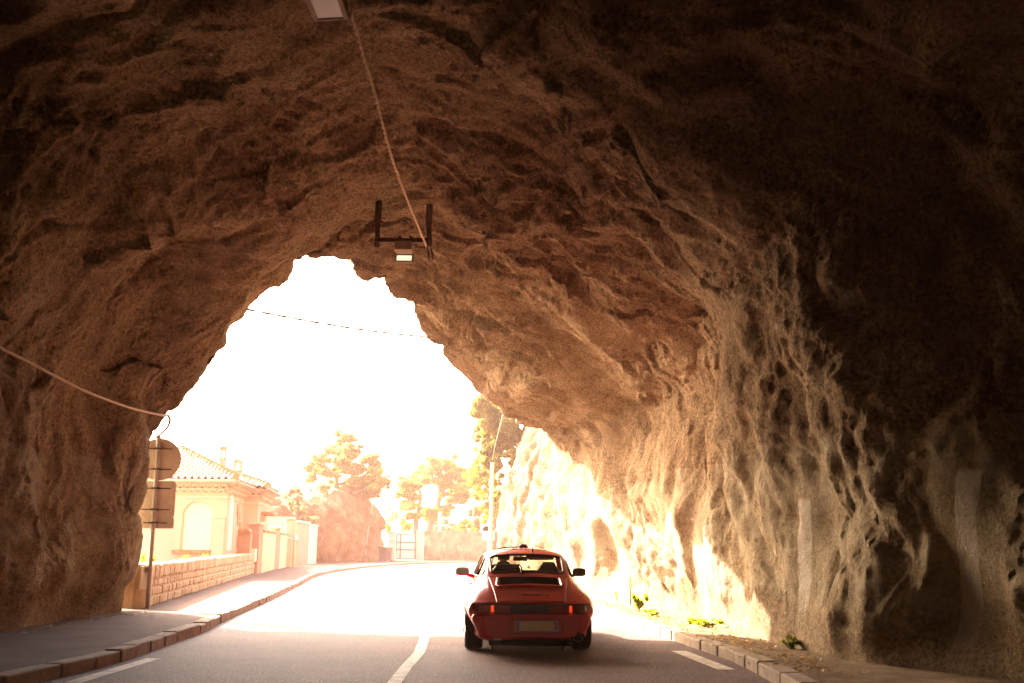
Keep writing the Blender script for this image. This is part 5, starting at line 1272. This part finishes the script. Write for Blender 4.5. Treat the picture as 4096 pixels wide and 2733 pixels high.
# valance, exhaust, bumper lines
va = MB(); va.box((.02, .13, .185), (.86, .16, .10), bev=.03); va.box((.0, .42, .16), (1.05, .5, .10), bev=.03); va.build('valance', C_['under'], car)
ex = MB(); ov = [(1.25, 1), (1.25, 1)]
prof_ = [(.040, 0), (.047, -.002), (.047, .25), (.038, .25), (.038, .02)]
ex.lathe(prof_, (0, 0, 0), 20, 'y'); ex.f = ex.f[:-2]; ex.v = [q_*np.array([1.25, 1, .95])+np.array([.565, .0, .225]) for q_ in ex.v]; exo = ex.build('exhaust', C_['steel'], car, smooth=True, angle=40); MB().prism([(.046*math.cos(t), .035*math.sin(t)) for t in np.linspace(0, 2*math.pi, 20, endpoint=False)], (.565, .014, .225), (1, 0, 0), (0, 0, 1), (0, 1, 0), .006).build('dark_bore_plug', C_['under'], exo)  # dark plug stands in for the shade inside the pipe
MB().prism([(.075*math.cos(t)*1.15, .058*math.sin(t)) for t in np.linspace(0, 2*math.pi, 24, endpoint=False)], (.565, .012, .232), (1, 0, 0), (0, 0, 1), (0, 1, 0), .02).build('exhaust_cutout', C_['under'], car)
MB().box((-.42, .02, .205), (.1, .04, .02), bev=.004).build('tow_eye', C_['chromish'], car)
# wheels
def wheel(x, y, wd):
    ty = MB(); ty.lathe([(.20, -wd/2), (.285, -wd/2), (.308, -wd/2+.022), (.314, -wd/4), (.315, 0), (.314, wd/4), (.308, wd/2-.022), (.285, wd/2), (.20, wd/2)], (0, 0, 0), 40, 'x')
    o = ty.build('wheel', C_['tyre'], car, smooth=True, angle=30); o.location = (x, y, .315)
    sx = 1 if x > 0 else -1; rm = MB(); rm.lathe([(.205, -wd/2+.02), (.21, wd/2-.015), (.195, wd/2-.01), (.18, wd/2-.05)], (0, 0, 0), 32, 'x')
    for k in range(5): 
        a = k*2*math.pi/5; rm.tube([(wd/2-.03, .04*math.cos(a), .04*math.sin(a)), (wd/2-.035, .19*math.cos(a), .19*math.sin(a))], [.035, .042], 6)
    rm.lathe([(.05, wd/2-.05), (.05, wd/2-.02), (.03, wd/2-.01)], (0, 0, 0), 16, 'x')
    rm.v = [q_*np.array([sx, 1, 1]) for q_ in rm.v]; rm.build('rim', C_['rim'], o)
for x, y, wd in ((-.70, .95, .235), (.70, .95, .235), (-.69, 3.22, .205), (.69, 3.22, .205)): wheel(x, y, wd)
for a in AX:   # dark wheel housings and arch lips
    for s_ in (-1, 1):
        th = np.linspace(-.12, math.pi+.12, 26); h_ = MB()
        Gh = np.array([[(s_*(.45 if k == 0 else car_side(a+.345*math.cos(t), max(.2, WR+.345*math.sin(t)), -.012)), a+.347*math.cos(t), WR+.347*math.sin(t)) for t in th] for k in (0, 1)])
        h_.grid(Gh); h_.prism([(.34*math.cos(t), .34*math.sin(t)) for t in np.linspace(0, 2*math.pi, 28, endpoint=False)], (s_*.46, a, WR), (0, 1, 0), (0, 0, 1), (1, 0, 0), .02); h_.build('wheel_housing', C_['under'], car)
        Pl = [(s_*car_side(a+.345*math.cos(t), max(.2, WR+.345*math.sin(t)), -.006), a+.345*math.cos(t), WR+.345*math.sin(t)) for t in th if WR+.345*math.sin(t) > .18]
        MB().tube(np.array(Pl), .014, 6).build('arch_lip', C_['paint'], body, smooth=True)
# mirrors
for s_ in (-1, 1):
    mb = MB(); y_ = 2.50; c = (s_*.865, y_, .945)
    bm = bmesh.new(); bmesh.ops.create_uvsphere(bm, u_segments=20, v_segments=14, radius=1)
    V = np.array([q_.co[:] for q_ in bm.verts]); Fq = [[q_.index for q_ in f.verts] for f in bm.faces]; bm.free()
    V = np.sign(V)*np.abs(V)**.55; V = V*np.array([.10, .055, .060]); V[:, 1] = np.where(V[:, 1] < 0, V[:, 1]*.45, V[:, 1]); mb.add(V+np.array(c), Fq)
    mb.tube([(s_*.70, y_+.03, .875), (s_*.755, y_+.02, .885), (s_*.82, y_+.01, .915)], [.03, .025, .022], 8)
    mo_ = mb.build('door_mirror', C_['paint'] if s_ < 0 else C_['badge'], car, smooth=True)
    MB().prism(rrect(.165, .095, .022), (c[0], y_-.028, c[2]), (1, 0, 0), (0, 0, 1), (0, 1, 0), .006).build('mirror_glass', C_['mirror'], mo_)
# door seam and handle on the visible flank
for s_ in (-1, 1):
    P = [(s_*car_side(y, z, .0005), y, z) for y, z in [(1.58, .86), (1.60, .7), (1.58, .5), (1.55, .3)]]
    MB().tube(catmull(np.array(P), 20), .004, 5).build('door_gap', C_['badge'], body)
    MB().box((s_*car_side(1.75, .80, .012), 1.78, .80), (.02, .16, .028), bev=.008).build('door_handle', C_['paint'], car)
# roof antenna, sunroof wind deflector, fuel flap line, wiper
P = [ontop(.105, 1.62, -.01), ontop(.105, 1.60, .03), ontop(.105, 1.585, .075)]; MB().tube(np.array(P), [.016, .009, .004], 8).build('antenna', C_['badge'], car, smooth=True)
sr = MB(); sr.tube(np.array([ontop(x, 1.80, .002) for x in np.linspace(-.33, .33, 14)]), .004, 5); sr.build('sunroof_edge', C_['badge'], car); sr = MB(); sr.tube(np.array([ontop(x, 2.36, .012) for x in np.linspace(-.36, .10, 14)]), .008, 5); sr.build('sunroof_deflector', C_['badge'], car)
MB().prism([(-.065, 0), (.065, 0), (.04, .035), (-.035, .035)], ontop(0.02, 2.30, .012), (1, 0, 0), (0, 0, 1), (0, 1, 0), .06).build('roof_beacon', C_['badge'], car)
wi = MB(); zt_ = lambda x, y, d: np.array(ontop(x, y, d))
wi.tube(catmull(np.array([zt_(-.075, .885, .03), zt_(-.085, .93, .05), zt_(-.10, .985, .055), zt_(-.20, 1.005, .05), zt_(-.33, 1.01, .045), zt_(-.40, 1.04, .04), zt_(-.43, 1.12, .03)]), 40), .011, 6)
wi.tube(np.array([zt_(x, .965-.01*x, .022) for x in np.linspace(-.42, -.12, 14)]), .007, 5); wi.tube([zt_(-.075, .87, -.01), zt_(-.075, .89, .035)], .022, 8); wi.build('rear_wiper', C_['black'], car, smooth=True)
# interior
inn = MB(); inn.box((0, 2.0, .42), (1.2, 1.7, .5), bev=.05); inn.box((0, 2.72, .80), (1.25, .30, .16), bev=.06); inn.box((0, 1.18, .72), (1.1, .34, .3), bev=.08); inn.build('cabin_tub', C_['under'], car)
def seat(x):
    s_ = MB(); s_.box((x, 2.08, .60), (.47, .5, .16), bev=.06)
    bm = bmesh.new(); bmesh.ops.create_cube(bm, size=2); bmesh.ops.subdivide_edges(bm, edges=list(bm.edges), cuts=6, use_grid_fill=True)
    V = np.array([q_.co[:] for q_ in bm.verts]); Fq = [[q_.index for q_ in f.verts] for f in bm.faces]; bm.free()
    r_ = np.linalg.norm(V[:, [0, 2]], axis=1); V[:, 2] = V[:, 2]
    wd = np.interp(V[:, 2], [-1, .3, .55, 1], [.23, .24, .135, .105]); wd = wd*np.where(V[:, 2] > .8, np.sqrt(np.clip(1-((V[:, 2]-.8)/.2)**2*.35, 0, 1)), 1)
    q_ = V.copy(); q_[:, 0] = V[:, 0]*wd*(1-.08*V[:, 1]**2); q_[:, 1] = V[:, 1]*np.interp(V[:, 2], [-1, .4, 1], [.075, .065, .042])*np.sqrt(np.clip(1-.5*V[:, 0]**2, 0, 1)); q_[:, 2] = V[:, 2]*.245
    a = R(-14); y2 = q_[:, 1]*math.cos(a)+q_[:, 2]*math.sin(a)*1.0; z2 = -q_[:, 1]*math.sin(a)+q_[:, 2]*math.cos(a)
    s_.add(np.stack([q_[:, 0]+x, y2+1.80, z2+.855], 1), Fq); return s_.build('seat', C_['seat'], car, smooth=True, angle=50)
seat(-.29); seat(.345)
sw_ = MB(); a = np.linspace(0, 2*math.pi, 33); cw = np.array([-.31, 2.42, .84])
rim_ = np.stack([cw[0]+.185*np.cos(a), cw[1]+.185*np.sin(a)*.45, cw[2]+.185*np.sin(a)*.9], 1); sw_.tube(rim_, .015, 8, False)
for t in (.1, math.pi-.1, -math.pi/2): sw_.tube([cw, cw+np.array([.18*math.cos(t), .18*math.sin(t)*.45, .18*math.sin(t)*.9])], .014, 6)
sw_.tube([cw, cw+np.array([0, .25, -.08])], .03, 8); sw_.build('steering_wheel', C_['black'], car, smooth=True)
im = MB(); im.prism(rrect(.215, .062, .022), (-.02, 2.30, 1.135), (1, 0, 0), (0, 0, 1), (0, 1, 0), .03); im.tube([(-.02, 2.31, 1.15), (-.02, 2.40, 1.20), (-.02, 2.47, 1.235)], .012, 6); im.build('interior_mirror', C_['seat'], car)
MB().prism([(-.16, -.05), (.20, -.045), (.24, .03), (-.23, .05)], (.27, 2.42, 1.165), (1, 0, 0), (0, .3, .95), (0, .95, -.3), .02).build('sun_visor', C_['seat'], car)

# driver --------------------------------------------------------------
def skin_figure(name, joints, bones, m, parent, levels=2):
    me = bpy.data.meshes.new(name+'_cage'); keys = list(joints); me.from_pydata([joints[k][0] for k in keys], [(keys.index(a), keys.index(b)) for a, b in bones], [])
    o = bpy.data.objects.new(name+'_cage', me); col.objects.link(o)
    o.modifiers.new('s', 'SKIN'); sv = me.skin_vertices[0].data
    for i, k in enumerate(keys):
        r_ = joints[k][1]; sv[i].radius = (r_, r_) if not hasattr(r_, '__len__') else r_; sv[i].use_root = (i == 0)
    ss = o.modifiers.new('d', 'SUBSURF'); ss.levels = levels; ss.render_levels = levels
    dg = bpy.context.evaluated_depsgraph_get(); dg.update(); out = bpy.data.meshes.new_from_object(o.evaluated_get(dg)); bpy.data.objects.remove(o)
    return out
dx_ = -.28
J = {'pelvis': ((dx_, 2.02, .74), (.15, .11)), 'waist': ((dx_, 1.95, .84), (.14, .10)), 'chest': ((dx_, 1.93, .98), (.17, .11)), 'neck0': ((dx_, 1.94, 1.055), (.075, .07)), 'neck': ((dx_, 1.955, 1.085), .052),
     'head0': ((dx_, 1.965, 1.115), (.068, .075)), 'head1': ((dx_, 1.97, 1.165), (.076, .09)), 'head2': ((dx_, 1.965, 1.205), (.070, .085)), 'crown': ((dx_, 1.96, 1.232), (.04, .05)), 'nose': ((dx_, 2.075, 1.145), .012)}
B_ = [('pelvis', 'waist'), ('waist', 'chest'), ('chest', 'neck0'), ('neck0', 'neck'), ('neck', 'head0'), ('head0', 'head1'), ('head1', 'head2'), ('head2', 'crown'), ('head1', 'nose')]
for s_, n_ in ((-1, 'l'), (1, 'r')):
    J['sh'+n_] = ((dx_+s_*.18, 1.94, 1.0), .06); J['el'+n_] = ((dx_+s_*.235, 2.08, .80), .043); J['wr'+n_] = ((dx_+s_*.17, 2.33, .885), .03); J['pa'+n_] = ((dx_+s_*.172, 2.395, .90), .034)
    B_ += [('chest', 'sh'+n_), ('sh'+n_, 'el'+n_), ('el'+n_, 'wr'+n_), ('wr'+n_, 'pa'+n_)]
    for f, (oy, oz) in enumerate([(.03, .03), (.042, .012), (.042, -.008), (.034, -.026)]):
        J[f'f{f}'+n_] = ((dx_+s_*.185, 2.395+oy, .90+oz), .009); J[f'g{f}'+n_] = ((dx_+s_*.165, 2.41+oy*1.1, .90+oz*1.1), .008); B_ += [('pa'+n_, f'f{f}'+n_), (f'f{f}'+n_, f'g{f}'+n_)]
    J['th'+n_] = ((dx_+s_*.14, 2.40, .935), .010); B_ += [('pa'+n_, 'th'+n_)]
    J['ea'+n_] = ((dx_+s_*.082, 1.955, 1.15), .014); B_ += [('head1', 'ea'+n_)]
    J['hip'+n_] = ((dx_+s_*.10, 2.06, .73), .085); J['kn'+n_] = ((dx_+s_*.13, 2.42, .74), .06); J['an'+n_] = ((dx_+s_*.11, 2.72, .50), .04); J['toe'+n_] = ((dx_+s_*.11, 2.84, .47), .035)
    B_ += [('pelvis', 'hip'+n_), ('hip'+n_, 'kn'+n_), ('kn'+n_, 'an'+n_), ('an'+n_, 'toe'+n_)]
skin_m = mat('skin', (.48, .28, .19), .55); hair_m = noisy('brown_hair', [(.3, (.07, .035, .02)), (.7, (.15, .085, .05))], 20, .7, .4, 80, .004); shirt_m = mat('brown_shirt', (.16, .09, .06), .85)
me = skin_figure('person', J, B_, skin_m, None)
drv = link('person', me, skin_m, None, True); drv.location = car.location; drv.rotation_euler = car.rotation_euler
tag(drv, 'driver seen from behind through the rear window, rounded brown hair, brown top', 'person')
def shell_part(src, name, test, off, m, parent):
    bm = bmesh.new(); bm.from_mesh(src); bm.normal_update()
    bmesh.ops.delete(bm, geom=[f for f in bm.faces if not test(f.calc_center_median())], context='FACES')
    for v_ in bm.verts: v_.co += v_.normal*off
    o_ = bpy.data.meshes.new(name); bm.to_mesh(o_); bm.free(); return link(name, o_, m, parent, True)
shell_part(drv.data, 'hair', lambda c: c.z > 1.125 and (c.y < 2.0 or c.z > 1.19) and abs(c.x-dx_) < .075, .016, hair_m, drv)
shell_part(drv.data, 'shirt', lambda c: .70 < c.z < 1.068 and c.y < 2.31 and not (c.y > 2.1 and abs(c.x-dx_) < .15), .012, shirt_m, drv)
shell_part(drv.data, 'trousers', lambda c: c.z < .80 and c.y > 1.85 and c.y < 2.74 and not (abs(c.x-dx_) > .2), .010, C_['seat'], drv)

# ================================================================== HAZE (thin air, its pink density raised to imitate glare)
hz, ht, hb2 = nm('haze_air'); ht.nodes.remove(hb2)
pv = N(ht, 'ShaderNodeVolumePrincipled'); pv.inputs['Color'].default_value = (1.0, .64, .54, 1); pv.inputs['Density'].default_value = .0010; pv.inputs['Anisotropy'].default_value = .55
ht.links.new(pv.outputs[0], ht.nodes['Material Output'].inputs['Volume'])
hzo = MB().box((0, 0, 17), (900, 900, 36.5)).build('haze', hz); tag(hzo, kind='stuff')
